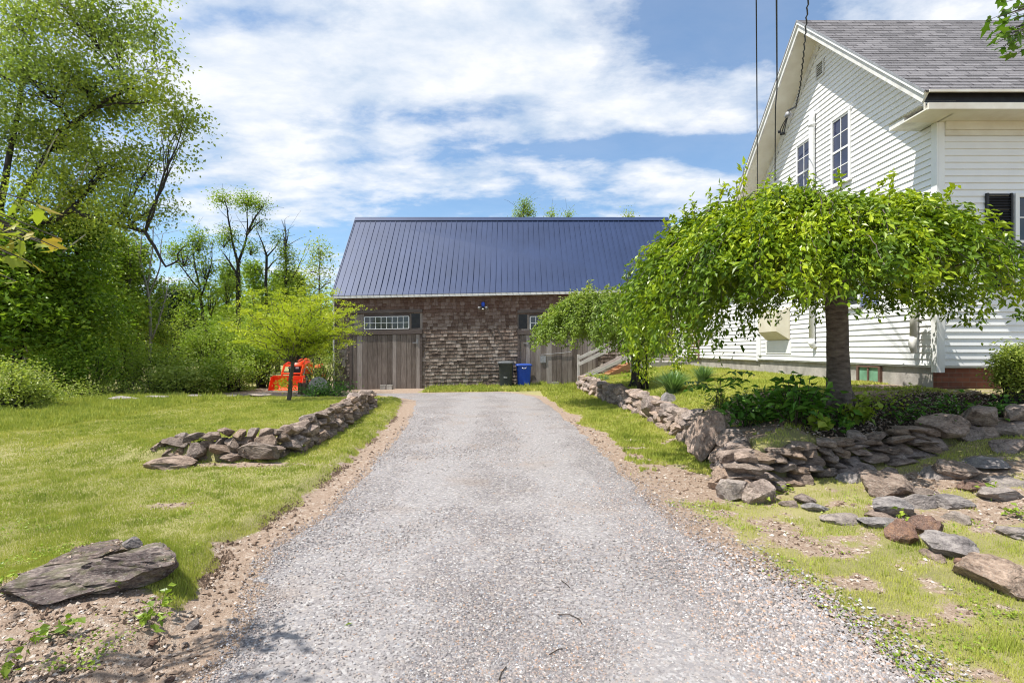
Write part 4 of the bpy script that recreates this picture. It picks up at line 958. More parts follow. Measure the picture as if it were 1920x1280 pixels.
LR = 'loose rocks on the ground'
rock_at(1350, 1412, 893, 942, 'rock', 'pale grey triangular rock leaning at the near corner of the right wall', 'rock_pale', 1, .28, LR, .2)
rock_at(1403, 1474, 896, 950, 'rock', 'wedge-shaped pinkish rock just right of the pale corner rock', 'rock', 2, .3, LR, -.2, cuts=14)
rock_at(1376, 1430, 852, 897, 'rock', 'rounded pinkish boulder sitting on the two corner rocks', 'rock', 3, .3, LR, .1, Yover=5.72)
rock_at(1628, 1748, 884, 940, 'rock', 'long tilted ledge slab lying below the right wall', 'rock_slate', 4, .45, LR, -.35, (.1, .16), cuts=14, pw=.7)
rock_at(1648, 1728, 934, 976, 'rock', 'oval speckled grey boulder in the border row at right', 'rock_pale', 5, .3, LR, .1, pw=1)
rock_at(1690, 1742, 966, 1024, 'rock', 'dark reddish brown boulder in the border row, left half of the split pair', 'rock_rust', 6, .3, LR, 0, pw=.95)
rock_at(1736, 1780, 966, 1020, 'rock', 'knobbly brown boulder touching the reddish one in the border row', 'rock_rust', 7, .26, LR, .3, pw=.95)
rock_at(1766, 1858, 1004, 1062, 'rock', 'pale flat-faced boulder with a rusty streak, in the border row', 'rock_pale', 8, .34, LR, -.3, (.1, .0))
rock_at(1872, 1975, 1038, 1130, 'rock', 'largest dark boulder cut off by the right edge of the view', 'rock', 203, .5, LR, .1, lo=.65, pw=.8)
rock_at(1826, 1872, 1052, 1088, 'rock', 'small rusty stone wedged before the largest dark boulder', 'rock_rust', 10, .2, LR)
rock_at(1560, 1628, 958, 985, 'rock', 'low flat grey stone starting the border row on the right verge', 'rock_pale', 11, .3, LR, .2)
rock_at(1628, 1700, 972, 994, 'rock', 'low flat stone under the oval speckled boulder', 'rock_pale', 12, .25, LR)
rock_at(1520, 1565, 944, 965, 'rock', 'small flat stone left of the border row', 'rock_pale', 13, .22, LR)
rock_at(1498, 1540, 928, 948, 'rock', 'small thin reddish slab on the soil under the near wall', 'rock', 14, .18, LR, .4, cuts=14)
rock_at(1712, 1776, 926, 960, 'rock', 'bluish grey flat stone behind the oval boulder', 'rock_pale', 15, .3, LR, .3)
rock_at(1768, 1840, 924, 955, 'rock', 'broad flat pale stone mid way along the stepping row', 'rock_pale', 16, .32, LR, -.1)
rock_at(1862, 1960, 912, 946, 'rock', 'bright whitish slab at the right edge among weeds', 'rock_pale', 17, .4, LR, .1)
rock_at(1878, 1960, 898, 918, 'rock', 'grey slab just behind the bright whitish one', 'rock_pale', 18, .35, LR)
rock_at(1806, 1862, 902, 926, 'rock', 'thin rusty slab propped on edge on the stepping row', 'rock_rust', 19, .2, LR, -.1)
rock_at(1786, 1866, 862, 902, 'rock', 'long slanting ledge slab under the boulders of the right bed', 'rock_slate', 20, .5, LR, -.5, (.15, .2), pw=.7)
rock_at(1845, 1930, 860, 888, 'rock', 'flat grey slab sunk in soil at the far right bank', 'rock_pale', 21, .5, LR, .2)
rock_at(1720, 1776, 916, 932, 'rock', 'narrow dark slab end beside the long tilted one', 'rock_slate', 22, .2, LR)
for k, (a, b, c, d, lab) in enumerate(((1585, 1640, 884, 906, 'flat tan stone in the soil just below the near wall'), (1660, 1705, 876, 896, 'small tan stone tucked behind the long tilted slab'), (1745, 1800, 872, 900, 'rough brown stone on the bare bank under the boulders'), (1880, 1950, 820, 852, 'rounded grey boulder high on the bank at the right edge'),
    (1700, 1770, 812, 846, 'tan block ending the flat-stone wall before the boulders'), (1640, 1690, 960, 980, 'low stone filling the border between oval boulder and flat stone'), (1795, 1845, 962, 986, 'greenish grey stone half sunk behind the border boulders'), (1470, 1510, 938, 956, 'flat reddish chip of stone near the wedge-shaped rock'), (1900, 1960, 985, 1015, 'pale stone at the right edge above the largest boulder'), (1760, 1800, 1040, 1062, 'small grey stone in front of the flat-faced boulder'))):
    rock_at(a, b, c, d, 'rock', lab, 'rock' if k % 2 else 'rock_pale', 70+k, .25, LR, random.uniform(-.3, .3), sink=.25)
# tall stones in the side wall
w = rock_at(1308, 1374, 772, 872, 'standing_stone', 'tall flat grey slab set upright in the shaded fieldstone wall', 'rock', 31, .55, 'big upright stones in the right wall', 1.25, Yover=6.95, sink=.1, pw=.7); w.location.x -= .02
w = rock_at(1208, 1252, 742, 790, 'standing_stone', 'pinkish slanting slab set upright in the far fieldstone wall', 'rock', 32, .5, 'big upright stones in the right wall', 1.2, (.0, .3), Yover=10.9, sink=.1, pw=.7)
rock_at(1238, 1276, 738, 768, 'rock', 'rounded blue-grey capstone above the slanting slab of the far wall', 'rock_pale', 33, .35, LR, .2, Yover=10.6)
# left ledge and its neighbours
g = ground(120, 1105)
def lrock(px0, px1, py0, py1, label, mat, seed, depth, **k): return rock_at(px0, px1, py0, py1, 'ledge_rock', label, mat, seed, depth, 'bedrock ledges in the lawn', **k)
lrock(120, 298, 1030, 1122, 'big mossy ledge rock with a dark overhanging face, carrying a small stone', 'rock_moss', 44, .44, zrot=.22, tilt=(-.1, .03), sink=.02, cuts=13, pw=.5, lo=.66, hi=1.0, strata=True, rough=.3)
lrock(-60, 150, 1058, 1140, 'flatter lichen-spotted ledge rock sloping down to the left edge', 'rock_moss', 52, .62, zrot=-.1, tilt=(-.02, -.1), sink=.25, cuts=14, pw=.6, lo=.66, hi=1.0, strata=True, rough=.3)
lrock(60, 200, 1030, 1075, 'middle knuckle of the ledge, tan and purple, joining the two big halves', 'rock_moss', 47, .5, zrot=.4, sink=.2, cuts=14, pw=.6, lo=.6, strata=True, rough=.3)
o = rock_at(224, 257, 1008, 1030, 'rock', 'small tan stone perched on top of the big ledge rock', 'rock_pale', 71, .1, LR, Yover=3.42, pw=.95, sink=0); o.location.z = 0; best = 0
for q in bpy.data.objects:
    if q.name.startswith('ledge_rock'):
        Mx = Matrix.LocRotScale(q.location, q.rotation_euler, q.scale)
        for vtx in q.data.vertices:
            c_ = Mx@vtx.co
            if (c_.x-o.location.x)**2+(c_.y-o.location.y)**2 < .09**2: best = max(best, c_.z)
o.location.z = best+.03; o.scale = (.066, .052, .042); print('perched', best)
LV = []
for q in bpy.data.objects:
    if q.name.startswith('ledge_rock') and q.location.y < 5:
        Mx = Matrix.LocRotScale(q.location, q.rotation_euler, q.scale)
        LV += [(Mx@vtx.co)[:] for vtx in q.data.vertices if vtx.normal.z > .35]
LV = np.array(LV); LV = LV[rng.permutation(len(LV))[:260]]; LV = LV[fbm(LV[:, 0]*4, LV[:, 1]*4, 97) > .45]
mp_ = pebbles(LV[:, 0], LV[:, 1], .004+.011*rng.random(len(LV))**2, 0); mp_.v = [mp_.v[0]+np.repeat(np.stack([LV[:, 0]*0, LV[:, 0]*0, LV[:, 2]-height(LV[:, 0], LV[:, 1])], -1), 6, 0)]
tag(mp_.build('ledge_grit', M['clod']), 'grit and small stones lying on the ledge rocks', 'grit', kind='stuff')
rock_at(345, 371, 1166, 1190, 'rock', 'fist-sized yellowish stone on the soil beside the drive', 'rock_pale', 44, .07, LR)
rock_at(271, 289, 1206, 1222, 'rock', 'small orange stone on the stony soil', 'rock_rust', 45, .05, LR)
rock_at(248, 277, 1240, 1258, 'rock', 'dark rounded stone low on the stony soil', 'rock', 46, .08, LR)
rock_at(338, 352, 1212, 1221, 'rock', 'tiny white stone near the orange one', 'rock_pale', 47, .03, LR)
rock_at(305, 322, 1268, 1280, 'rock', 'small rust brown stone at the lower edge', 'rock_rust', 48, .05, LR)
for k, (a, b, c, d, lab) in enumerate(((190, 262, 742, 752, 'long pale ledge at the far left lawn edge, left of two'), (258, 312, 741, 749, 'pale broken ledge at the far left lawn edge, right of two'), (328, 392, 739, 746, 'thin flat ledge on the lawn edge before the shrubs'),
                                     (388, 440, 740, 747, 'low flat ledge left of the bucket'), (452, 500, 737, 744, 'thin grey ledge in front of the orange bucket'))):
    lrock(a, b, c, d, lab, 'rock_pale', 50+k, .5, sink=.1)
lrock(238, 345, 852, 882, 'low flat ledge slab at the left foot of the near stone wall', 'rock_slate', 58, .4, zrot=.1, sink=.25, pw=.7)
rock_at(322, 350, 812, 826, 'rock', 'dark knobbly stone on top of the left end of the near wall', 'rock', 59, .15, LR, Yover=7.15)
rock_at(435, 522, 830, 866, 'wall_block', 'largest flat-faced block low in the front of the near left wall', 'rock_slate', 60, .3, LR, Yover=6.78, pw=.7, sink=.1)
rock_at(338, 375, 830, 862, 'wall_block', 'angular orange-brown block at the left end of the near left wall', 'rock_slate', 61, .25, LR, Yover=6.8, pw=.7, sink=.1)
for k, (px, py, s) in enumerate(((745, 732, 9), (1130, 955, 7), (215, 970, 8))): pass

# round granite disc, crate and tall grass by the barn corner
p = at(597, 735, 18.3); zb = float(height(p.x, 18.3))
mb = MB(); mb.lathe([(0, -.07), (.27, -.07), (.315, -.045), (.32, .03), (.29, .06), (0, .07)], 40); me_v = mb
me_v.xf(Matrix.Rotation(R(84), 4, 'X'))
o = me_v.build('millstone', M['rock_pale'], None, True); o.location = (p.x, 18.3, zb+.3); o.rotation_euler.z = .2; tag(o, 'round grey granite disc standing on edge near the barn corner', 'millstone')
o = empty('slatted_planter', (at(576, 720, 19.0).x, 19.0, float(height(-7.3, 19))), 'brown slatted wooden planter between the orange bucket and the granite disc', 'planter')
for s in range(7):
    mb = MB(); a = math.pi*(1.05+.9*s/6); mb.box(-.045, .045, -.012, .012, 0, .42, M=Matrix.Translation((.3*math.cos(a), .28*math.sin(a), 0))@Matrix.Rotation(a+math.pi/2, 4, 'Z')); mb.build('slat', M['wood_brown'], o)
mb = MB(); mb.lathe([(.26, 0), (.27, .38), (0, .38)], 18); mb.build('tub', M['wood_brown'], o)

# ------------------------------------------------------------------ tractor
TX, TY = at(534, 731, 20.6).x, 20.6; TZ = float(height(TX, TY))+.01
tr = empty('tractor', (TX, TY, TZ), 'small orange tractor with its front loader bucket down, parked behind the golden tree', 'tractor', rz=0)
def tp(mb, name, mat, parent=None, smooth=False): return mb.build(name, M[mat], parent or tr, smooth)
mb = MB(); W = .69                       # bucket opening toward the viewer's side
prof = [(-.02, .0), (.30, .02), (.42, .10), (.47, .26), (.44, .46), (.40, .56)]
v = []; 
for s in (-W, W): v += [[s, y, z] for y, z in prof]
n = len(prof); mb.add(v, [[k, k+1, n+k+1, n+k] for k in range(n-1)], .5)
v2 = []
for s in (-W, W): v2 += [[s, y+.02, z+.01] for y, z in prof]
mb.add(v2, [[n+k, n+k+1, k+1, k] for k in range(n-1)], .5)
for s in (-W, W-.015):
    q = [[s, y, z] for y, z in prof]+[[s, -.02, .03], [s, .12, .56]]; q = [[s, -.02, 0], [s, .30, .02], [s, .42, .1], [s, .47, .26], [s, .44, .46], [s, .40, .56], [s, .22, .56], [s, -.02, .08]]
    q2 = [[a+.015, b, c] for a, b, c in q]; m = len(q); mb.add(q+q2, [list(range(m)), list(range(2*m-1, m-1, -1))], .5); mb.add(q+q2, [[i, (i+1) % m, m+(i+1) % m, m+i] for i in range(m)], .5)
mb.box(-W, W, .385, .43, .55, .60, .5); bk = tp(mb, 'bucket', 'orange')
mb = MB(); mb.box(-W-.01, W+.01, -.06, .05, -.01, .012, .5); tp(mb, 'cutting_edge', 'steel', bk)
for s in (-1, 1):
    mb = MB(); mb.tube([[s*.42, .5, .30], [s*.42, .75, .75], [s*.42, .95, 1.02], [s*.40, 1.35, 1.12], [s*.38, 1.9, 1.05]], [.04, .05, .06, .06, .06], 4, .5); tp(mb, 'loader_arm', 'orange')
    mb = MB(); mb.tube([[s*.46, .62, .28], [s*.47, .95, .9]], .028, 8); mb.tube([[s*.42, 1.9, .55], [s*.42, 1.3, .92]], .03, 8); tp(mb, 'hydraulic_cylinder', 'steel', None, True)
    mb = MB(); mb.tube([[s*.40, .9, 1.06], [s*.44, 1.1, 1.25], [s*.40, 1.5, 1.2]], .012, 6); tp(mb, 'hydraulic_hose', 'rubber', None, True)
    mb = MB(); mb.box(s*.4-.03, s*.4+.03, 1.86, 1.96, .45, 1.1, .5); tp(mb, 'loader_mount', 'orange')
    mb = MB(); mb.tube([[s*.40, 1.15, .27], [s*.58, 1.15, .27]], [.27, .27], 22); mb.tube([[s*.39, 1.15, .27], [s*.595, 1.15, .27]], .20, 22); w = tp(mb, 'front_wheel', 'rubber')
    mb = MB(); mb.tube([[s*.57, 1.15, .27], [s*.60, 1.15, .27]], .13, 16); tp(mb, 'rim', 'orange', w)
    mb = MB(); mb.tube([[s*.42, 2.55, .46], [s*.70, 2.55, .46]], .46, 28)
    for k in range(18):
        a = k*math.pi/9; mb.box(min(s*.43, s*.69), max(s*.43, s*.69), -.025, .025, .45, .485, .5, Matrix.Translation((0, 2.55, .46))@Matrix.Rotation(a, 4, 'X'))
    w = tp(mb, 'rear_wheel', 'rubber'); mb = MB(); mb.tube([[s*.69, 2.55, .46], [s*.715, 2.55, .46]], .25, 18); tp(mb, 'rim', 'orange', w)
    mb = MB(); mb.add([[s*.40, 2.15, .86], [s*.72, 2.15, .86], [s*.72, 2.4, 1.02], [s*.40, 2.4, 1.02], [s*.72, 2.85, 1.0], [s*.40, 2.85, 1.0]], [[0, 1, 2, 3], [3, 2, 4, 5]], .5); tp(mb, 'fender', 'orange')
mb = MB(); mb.tube([[-.45, .93, .98], [.45, .93, .98]], .035, 8); mb.tube([[-.45, .70, .66], [.45, .70, .66]], .04, 8); tp(mb, 'cross_tube', 'orange', None, True)
mb = MB(); hs = []                                    # rounded hood, swept back
for y, w, zt in ((1.02, .22, .92), (1.06, .27, 1.06), (1.25, .31, 1.20), (1.6, .33, 1.28), (2.1, .34, 1.30)):
    for a in np.linspace(0, math.pi, 11):
        hs.append([w*math.copysign(abs(math.cos(a))**.6, math.cos(a)), y, .62+(zt-.62)*abs(math.sin(a))**.55])
mb.add(hs, [[r*11+k, r*11+k+1, (r+1)*11+k+1, (r+1)*11+k] for r in range(4) for k in range(10)], .5); mb.add(hs[:11], [list(range(11))], .5); hd = tp(mb, 'hood', 'orange', None, True)
mb = MB(); mb.box(-.25, .25, .96, 1.015, .60, 1.0, .5); mb.box(-.22, .22, 1.03, 1.9, .35, .61, .5); tp(mb, 'grille', 'black', hd)
for s in (-1, 1): mb = MB(); mb.box(min(s*.06, s*.2), max(s*.06, s*.2), .94, .958, .86, .95, .5); tp(mb, 'headlight', 'white', hd)
mb = MB(); mb.bar((-.45, 2.6, .8), (-.45, 2.65, 1.95), .06, .05, .5, (0, 1, 0)); mb.bar((.45, 2.6, .8), (.45, 2.65, 1.95), .06, .05, .5, (0, 1, 0)); mb.bar((-.48, 2.65, 1.95), (.48, 2.65, 1.95), .06, .05, .5); tp(mb, 'roll_bar', 'black')
mb = MB(); mb.box(-.24, .24, 2.3, 2.7, .85, .97, .5); mb.box(-.24, .24, 2.66, 2.76, .97, 1.4, .5); tp(mb, 'seat', 'black')
mb = MB(); a = np.linspace(0, 2*math.pi, 20); mb.tube(np.stack([.19*np.cos(a), 2.05+.08*np.sin(a), 1.45+.17*np.sin(a)], -1), .014, 6); mb.tube([[0, 1.9, 1.2], [0, 2.05, 1.45]], .02, 6); tp(mb, 'steering_wheel', 'black', None, True)

tr.scale = (.92, .95, .95)
# ------------------------------------------------------------------ weeping trees
def weeper(name, label, base, H, Rr, narc, nleaf, leaf, zend, lm, trunk_r, fork, asp=.45, topf=lambda a: 1., bark='bark_cherry', off=0., a_skip=False):
    root = empty(name, base, label, 'tree'); tb = MB(); cb = MB()
    tr_ = curve((0, 0, -.15), (-.05, 0, fork), 9, 0, .03); tb.tube(tr_, trunk_r*np.array([1.55, 1.2, 1.03, .98, .95, .93, .95, 1., .8]), 14, .5)
    for k in range(6):
        a = k*1.05+.3; tb.tube([[trunk_r*.7*math.cos(a), trunk_r*.7*math.sin(a), .22], [trunk_r*1.5*math.cos(a), trunk_r*1.5*math.sin(a), .03], [trunk_r*2.4*math.cos(a), trunk_r*2.4*math.sin(a), -.08]], [trunk_r*.4, trunk_r*.33, .03], 7, .5)
    mains = []
    for k in range(11):
        a = k*2*math.pi/11+random.uniform(-.2, .2); rr = Rr*random.uniform(.35, .62); h = H*random.uniform(.80, .93)*topf(a)
        c = curve((-.05, 0, fork-.1), (rr*math.cos(a)+off, rr*math.sin(a)*.85, h), 9, .06, .15); tb.tube(c, np.linspace(trunk_r*.5, .02, 9), 7, .5); mains.append(c)
    P = []; D = []; T = []; off0 = off
    for k in range(narc):
        a = random.uniform(0, 2*math.pi); u = random.random()**.55; r0 = Rr*u*.95
        r1 = min(Rr, r0+random.uniform(.2, .55)); ht = H*topf(a)*math.sqrt(max(.02, 1-(r0/Rr)**3.6*.72))*random.uniform(.93, 1.02)
        r1x = r0+random.uniform(.12, .5)
        ze = zend(a, u)+random.gauss(0, .14)+(1-u)*random.uniform(0, 1.3); ze = min(ze, ht-.25)
        if a_skip and math.cos(a) > .55 and u > .55 and random.random() < .62: continue
        m = mains[int((a/(2*math.pi))*11) % 11]; st = m[random.randint(4, 8)]
        ca, sa = math.cos(a), math.sin(a)*.87
        st = np.array(st)
        pts = np.array([st-np.array([off, 0, 0]), [r0*.75*ca, r0*.75*sa, ht-.06], [r0*ca, r0*sa, ht], [(r0*.5+r1x*.5)*ca, (r0*.5+r1x*.5)*sa, ht-.12], [r1x*ca, r1x*sa, ht-.42], [r1x*1.02*ca, r1x*1.02*sa, (ht-.42)*.45+ze*.55], [r1x*1.0*ca, r1x*1.0*sa, ze]])
        if ht-.42 < ze: pts = pts[:5]
        pts = pts+np.array([off, 0, 0])
        t = np.linspace(0, len(pts)-1, 26); Q = np.stack([np.interp(t, range(len(pts)), pts[:, j]) for j in range(3)], -1); Q[2:-1] = (Q[1:-2]+Q[2:-1]+Q[3:])/3
        Q[3:] += np.cumsum(rng.standard_normal((23, 3))*.012, 0)
        if k % 3 == 0: tb.tube(Q[3:], np.linspace(.007, .002, 23), 3, .5, cap=False)
        nl = int(nleaf*(.6+.8*random.random())); s = .12+.88*rng.random(nl); q = s*25; i0 = np.clip(q.astype(int), 0, 24)
        c = Q[i0]+(Q[i0+1]-Q[i0])*(q-i0)[:, None]; dd = Q[i0+1]-Q[i0]; dd /= np.linalg.norm(dd, axis=1, keepdims=True)+1e-9
        P.append(c+rng.standard_normal(c.shape)*.035); out = np.array([ca, sa, 0]); dd = dd*.45+out*.25; D.append(dd); T.append(np.clip(random.random()**1.3*.6+rng.random(nl)*.42+.06*(u > .8)-.25*(c[:, 2] < 1.9), 0, 1))  # low leaves toned darker: shade inside the crown is put into their colour
    # upright young shoots
    for k in range(46):
        a = random.uniform(0, 6.28); r0 = Rr*random.random()**.6*.9; h = H*topf(a)*math.sqrt(max(.05, 1-(r0/Rr)**3.6*.72)); L = random.uniform(.15, .5)
        p0 = np.array([off+r0*math.cos(a), r0*math.sin(a)*.87, h-.1]); p1 = p0+np.array([random.gauss(0, .15), random.gauss(0, .15), L]); Q = curve(p0, p1, 8, .0, .1); tb.tube(Q, .004, 3, .5, cap=False)
        for q in range(1, 8): c = np.repeat(Q[q:q+1], 5, 0); P.append(c+rng.standard_normal(c.shape)*.02); D.append(rng.standard_normal(c.shape)*.5+np.array([0, 0, .4])); T.append(.5+.5*rng.random(5))
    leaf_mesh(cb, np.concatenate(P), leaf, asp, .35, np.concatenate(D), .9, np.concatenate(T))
    tb.build('trunk', M[bark], root, True); cb.build('crown', M[lm], root); return root
WX, WY = 4.36, 7.1; WZ = float(height(WX, WY))
def ze1(a, u):
    c = math.cos(a); s = math.sin(a)
    z = 1.45+.55*sm(-.95, .2, c)+.0
    if c > .1: z = 1.95-.7*float(sm(.7, 1., c))
    if s < -.3 and abs(c) < .75: z = 1.45+.5*(c > 0)
    if c < -.8: z = .85
    return float(z)
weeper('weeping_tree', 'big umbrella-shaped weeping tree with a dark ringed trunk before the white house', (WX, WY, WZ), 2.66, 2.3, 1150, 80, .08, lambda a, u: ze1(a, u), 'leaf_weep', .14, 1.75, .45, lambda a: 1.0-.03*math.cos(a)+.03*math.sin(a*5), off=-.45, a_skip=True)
B2 = at(1205, 705, 14.2); Z2_ = float(height(B2.x, 14.2))
weeper('weeping_tree', 'smaller grey-green weeping tree in front of the wooden stairs', (B2.x-.1, 14.6, Z2_), 2.45, 1.6, 620, 50, .085, lambda a, u: 1.3 if math.cos(a) < .3 else .9, 'leaf_weep2', .1, 1.3, .5, bark='bark_dark', off=-1.0)
# trailing vine curtain over the dark stem between them
vb = empty('vine_stem', (B2.x-.2, 13.4, Z2_), 'dark stem wrapped in hanging vines between the two weeping trees', 'vine')
tb = MB(); cb = MB()
for k in range(7): c = curve((random.gauss(0, .08), random.gauss(0, .08), 0), (random.gauss(0, .15), random.gauss(0, .1), 2.0), 8, 0, .1); tb.tube(c, .035, 5, .5)
for (ox, w, z0, z1, nn) in ((-.22, .08, .45, 1.9, 350), (.78, .14, .2, 1.9, 600), (1.1, .14, .7, 2.0, 350), (0, .16, .2, 1.1, 350)):
    c = np.stack([ox+rng.standard_normal(nn)*w*.6, rng.standard_normal(nn)*.15-.2, z0+(z1-z0)*rng.random(nn)], -1); leaf_mesh(cb, c, .085, .45, 1.2)
tb.build('stem', M['bark_dark'], vb, True); cb.build('foliage', M['leaf_weep'], vb)
# ------------------------------------------------------------------ golden tree on the lawn
GX, GY = at(541, 752, 14.6).x, 14.6; GZ = float(height(GX, GY))
root = empty('golden_tree', (GX, GY, GZ), 'small golden-leaved tree with layered branches on the left lawn before the barn corner', 'tree'); tb = MB(); cb = MB()
c0 = curve((0, 0, -.05), (.12, 0, 1.5), 8, 0, .05); tb.tube(c0, np.linspace(.062, .045, 8), 9, .5)
for k in range(62):
    a = random.uniform(0, 6.28); hz = random.uniform(1.36, 2.95); rr = (1.95*math.sqrt(max(.06, 1-((hz-1.9)/1.25)**2)))*random.uniform(.7, 1.12)
    if math.cos(a) < 0: rr *= .95
    c = curve(c0[random.randint(5, 7)], (.1+rr*math.cos(a), rr*.85*math.sin(a), hz+.25*rr*.5), 14, .03, .14); tb.tube(c, np.linspace(.02, .003, 14), 5, .5, cap=False)
    for q in range(3, 14):
        for w in range(2):
            e = c[q]+np.array([random.gauss(0, .26), random.gauss(0, .26), random.gauss(.03, .03)]); nl = 20
            s = rng.random((nl, 1)); pp = c[q]*(1-s)+e*s+rng.standard_normal((nl, 3))*np.array([.035, .035, .022]); leaf_mesh(cb, pp, .055, .5, .0, tone=np.clip(.15+.35*rng.random(nl)+.35*(q/14), 0, 1))
for k in range(6):
    e = np.array([random.gauss(0, .2), random.gauss(0, .15), random.uniform(.2, .7)]); nl = 60; leaf_mesh(cb, e+rng.standard_normal((nl, 3))*.07, .06, .5, .2)
tb.build('trunk', M['bark'], root, True); cb.build('crown', M['leaf_gold'], root)

# ------------------------------------------------------------------ big trees, left
def B(px, Yd): x = (px-CX)/F*Yd; return (x, Yd, float(height(x, Yd))-.05)
def blob(base, px, py, Yd, rx, rz, n, ry=None):
    p = at(px, py, Yd); return (p.x-base[0], Yd-base[1], p.z-base[2], rx, ry or rx*.8, rz, n)
b = B(-40, 17.5); q = []
for (px, py, rx, rz, n) in ((30, 40, 1.6, 1.2, 26), (120, 10, 1.6, 1.0, 26), (210, 60, 1.3, .8, 22), (270, 130, 1.0, .7, 16), (60, 150, 1.5, 1.0, 26), (150, 150, 1.4, .9, 24), (230, 200, 1.2, .8, 22), (310, 190, .8, .7, 14), (30, 260, 1.4, 1.1, 26), (120, 260, 1.4, 1.1, 26),
                            (210, 300, 1.1, .9, 20), (330, 250, .6, .7, 12), (290, 300, .8, .9, 14), (345, 215, .5, .5, 8), (150, 360, 1.1, .8, 20), (70, 380, 1.2, .9, 20), (235, 390, .8, .7, 14), (300, 380, .55, .7, 9), (290, 60, .6, .5, 8), (-60, 120, 1.8, 2, 30), (190, -60, 1.6, .8, 16)):
    kk = 17/14.5; q.append(blob(b, px, py, 17+random.uniform(-1, 1), rx*kk, rz*kk, int(n*(1.9 if px < 240 else .95 if px < 300 else .8))))
make_tree('birch_tree', 'tall airy birch filling the upper left, its drooping sprays hanging against the sky', 'tree', b, [(0, 0, 0), (.3, 0, 4), (1.0, -.2, 7), (1.6, 0, 11), (2.2, 0, 14)], q, .11, 70, .27, 'bark_dark', 'leaf_birch', None, .19,
          trunks=[[(.5, 0, 5), (2.9, -.3, 8.6), (4.9, -.4, 9.8), (6.1, -.4, 10.2)], [(.6, 0, 5.2), (3.5, -.5, 6.0), (5.9, -.6, 5.3), (6.6, -.6, 4.2), (7.2, -.6, 4.9)]], limb_r=.25, asp=.6, droop=.6)
b = B(20, 18.6); tb = MB(); root = empty('white_birch', b, 'leaning white-barked birch stems rising out of the green mass at left', 'tree')
for (p0, p1, r) in (((60, 470), (165, 305), .04), ((40, 395), (110, 250), .034), ((85, 505), (160, 440), .035)):
    a, c = at(*p0, 17.9)-Vector(b), at(*p1, 16.6)-Vector(b); tb.tube(curve((a.x*.2-.3, .3, 0), a, 6, 0, .04), np.linspace(.09, r, 6), 8, .5); tb.tube(curve(a, c, 9, .03, .05), np.linspace(r, r*.5, 9), 8, .5)
tb.build('trunk', M['bark_birch'], root, True); cb = MB()
for (px, py) in ((120, 240), (165, 300), (175, 430), (60, 380), (100, 330), (30, 440)): p = at(px, py, 16.6)-Vector(b); leaf_mesh(cb, np.array(p[:])+rng.standard_normal((600, 3))*.42, .08, .6, .5)
cb.build('crown', M['leaf_birch'], root)

GB = 'trees at the edge of the woods'
def bigtree(px, Yd, topy, halfw, label, lm='leaf_green', name='deciduous_tree', n=14, boty=640, dens=58, leaf=.17, bark='bark_dark', tr=.18, sig=.27, cl=17, group=GB, shape=1.0):
    b = B(px, Yd); zt = at(px, topy, Yd).z-b[2]; zb = max(.4, at(px, boty, Yd).z-b[2]); hw = halfw*Yd/F; q = []
    for k in range(n):
        f = (k+.5)/n; z = zb+(zt-zb)*f; w = hw*math.sin(math.pi*min(.95, .22+.78*f))**.7*shape; a = k*2.4+random.random(); rr = w*random.uniform(.25, .7)
        q.append((rr*math.cos(a), rr*math.sin(a), z, w*.5, w*.5, (zt-zb)/n*1.3+.25, cl))
    q.append((0, 0, zt-.3, hw*.3, hw*.3, .5, cl))
    return make_tree(name, label, 'tree', b, [(0, 0, 0), (.1*hw, 0, zt*.4), (-.05*hw, 0, zt*.75), (0, 0, zt*.97)], q, leaf, dens, sig, bark, lm, group, tr)
bigtree(25, 17.0, 430, 165, 'dark broad maple at the far left behind the round bush', 'leaf_dark', n=22, boty=650, cl=22, dens=44)
bigtree(150, 19.5, 400, 100, 'bright-sprayed maple beneath the birch on the left', 'leaf_green', n=18, cl=15, dens=34)
bigtree(-90, 17, 300, 150, 'dark tree mass cut by the left edge of the view', 'leaf_dark', n=18, cl=15, dens=30)
bigtree(200, 24, 440, 80, 'slender light green tree standing right of the dark maple', 'leaf_shrub', n=16, cl=12)
bigtree(255, 26, 470, 60, 'thin-stemmed pale green tree left of the bare grey trunks', 'leaf_shrub', n=14, cl=9)
bigtree(330, 34, 545, 45, 'dark blue-green pine far behind in the gap', 'leaf_pine', 'pine_tree', n=12, leaf=.2, cl=9)
bigtree(300, 38, 560, 40, 'second dark far pine left of the gap', 'leaf_pine', 'pine_tree', n=10, leaf=.2, cl=9)
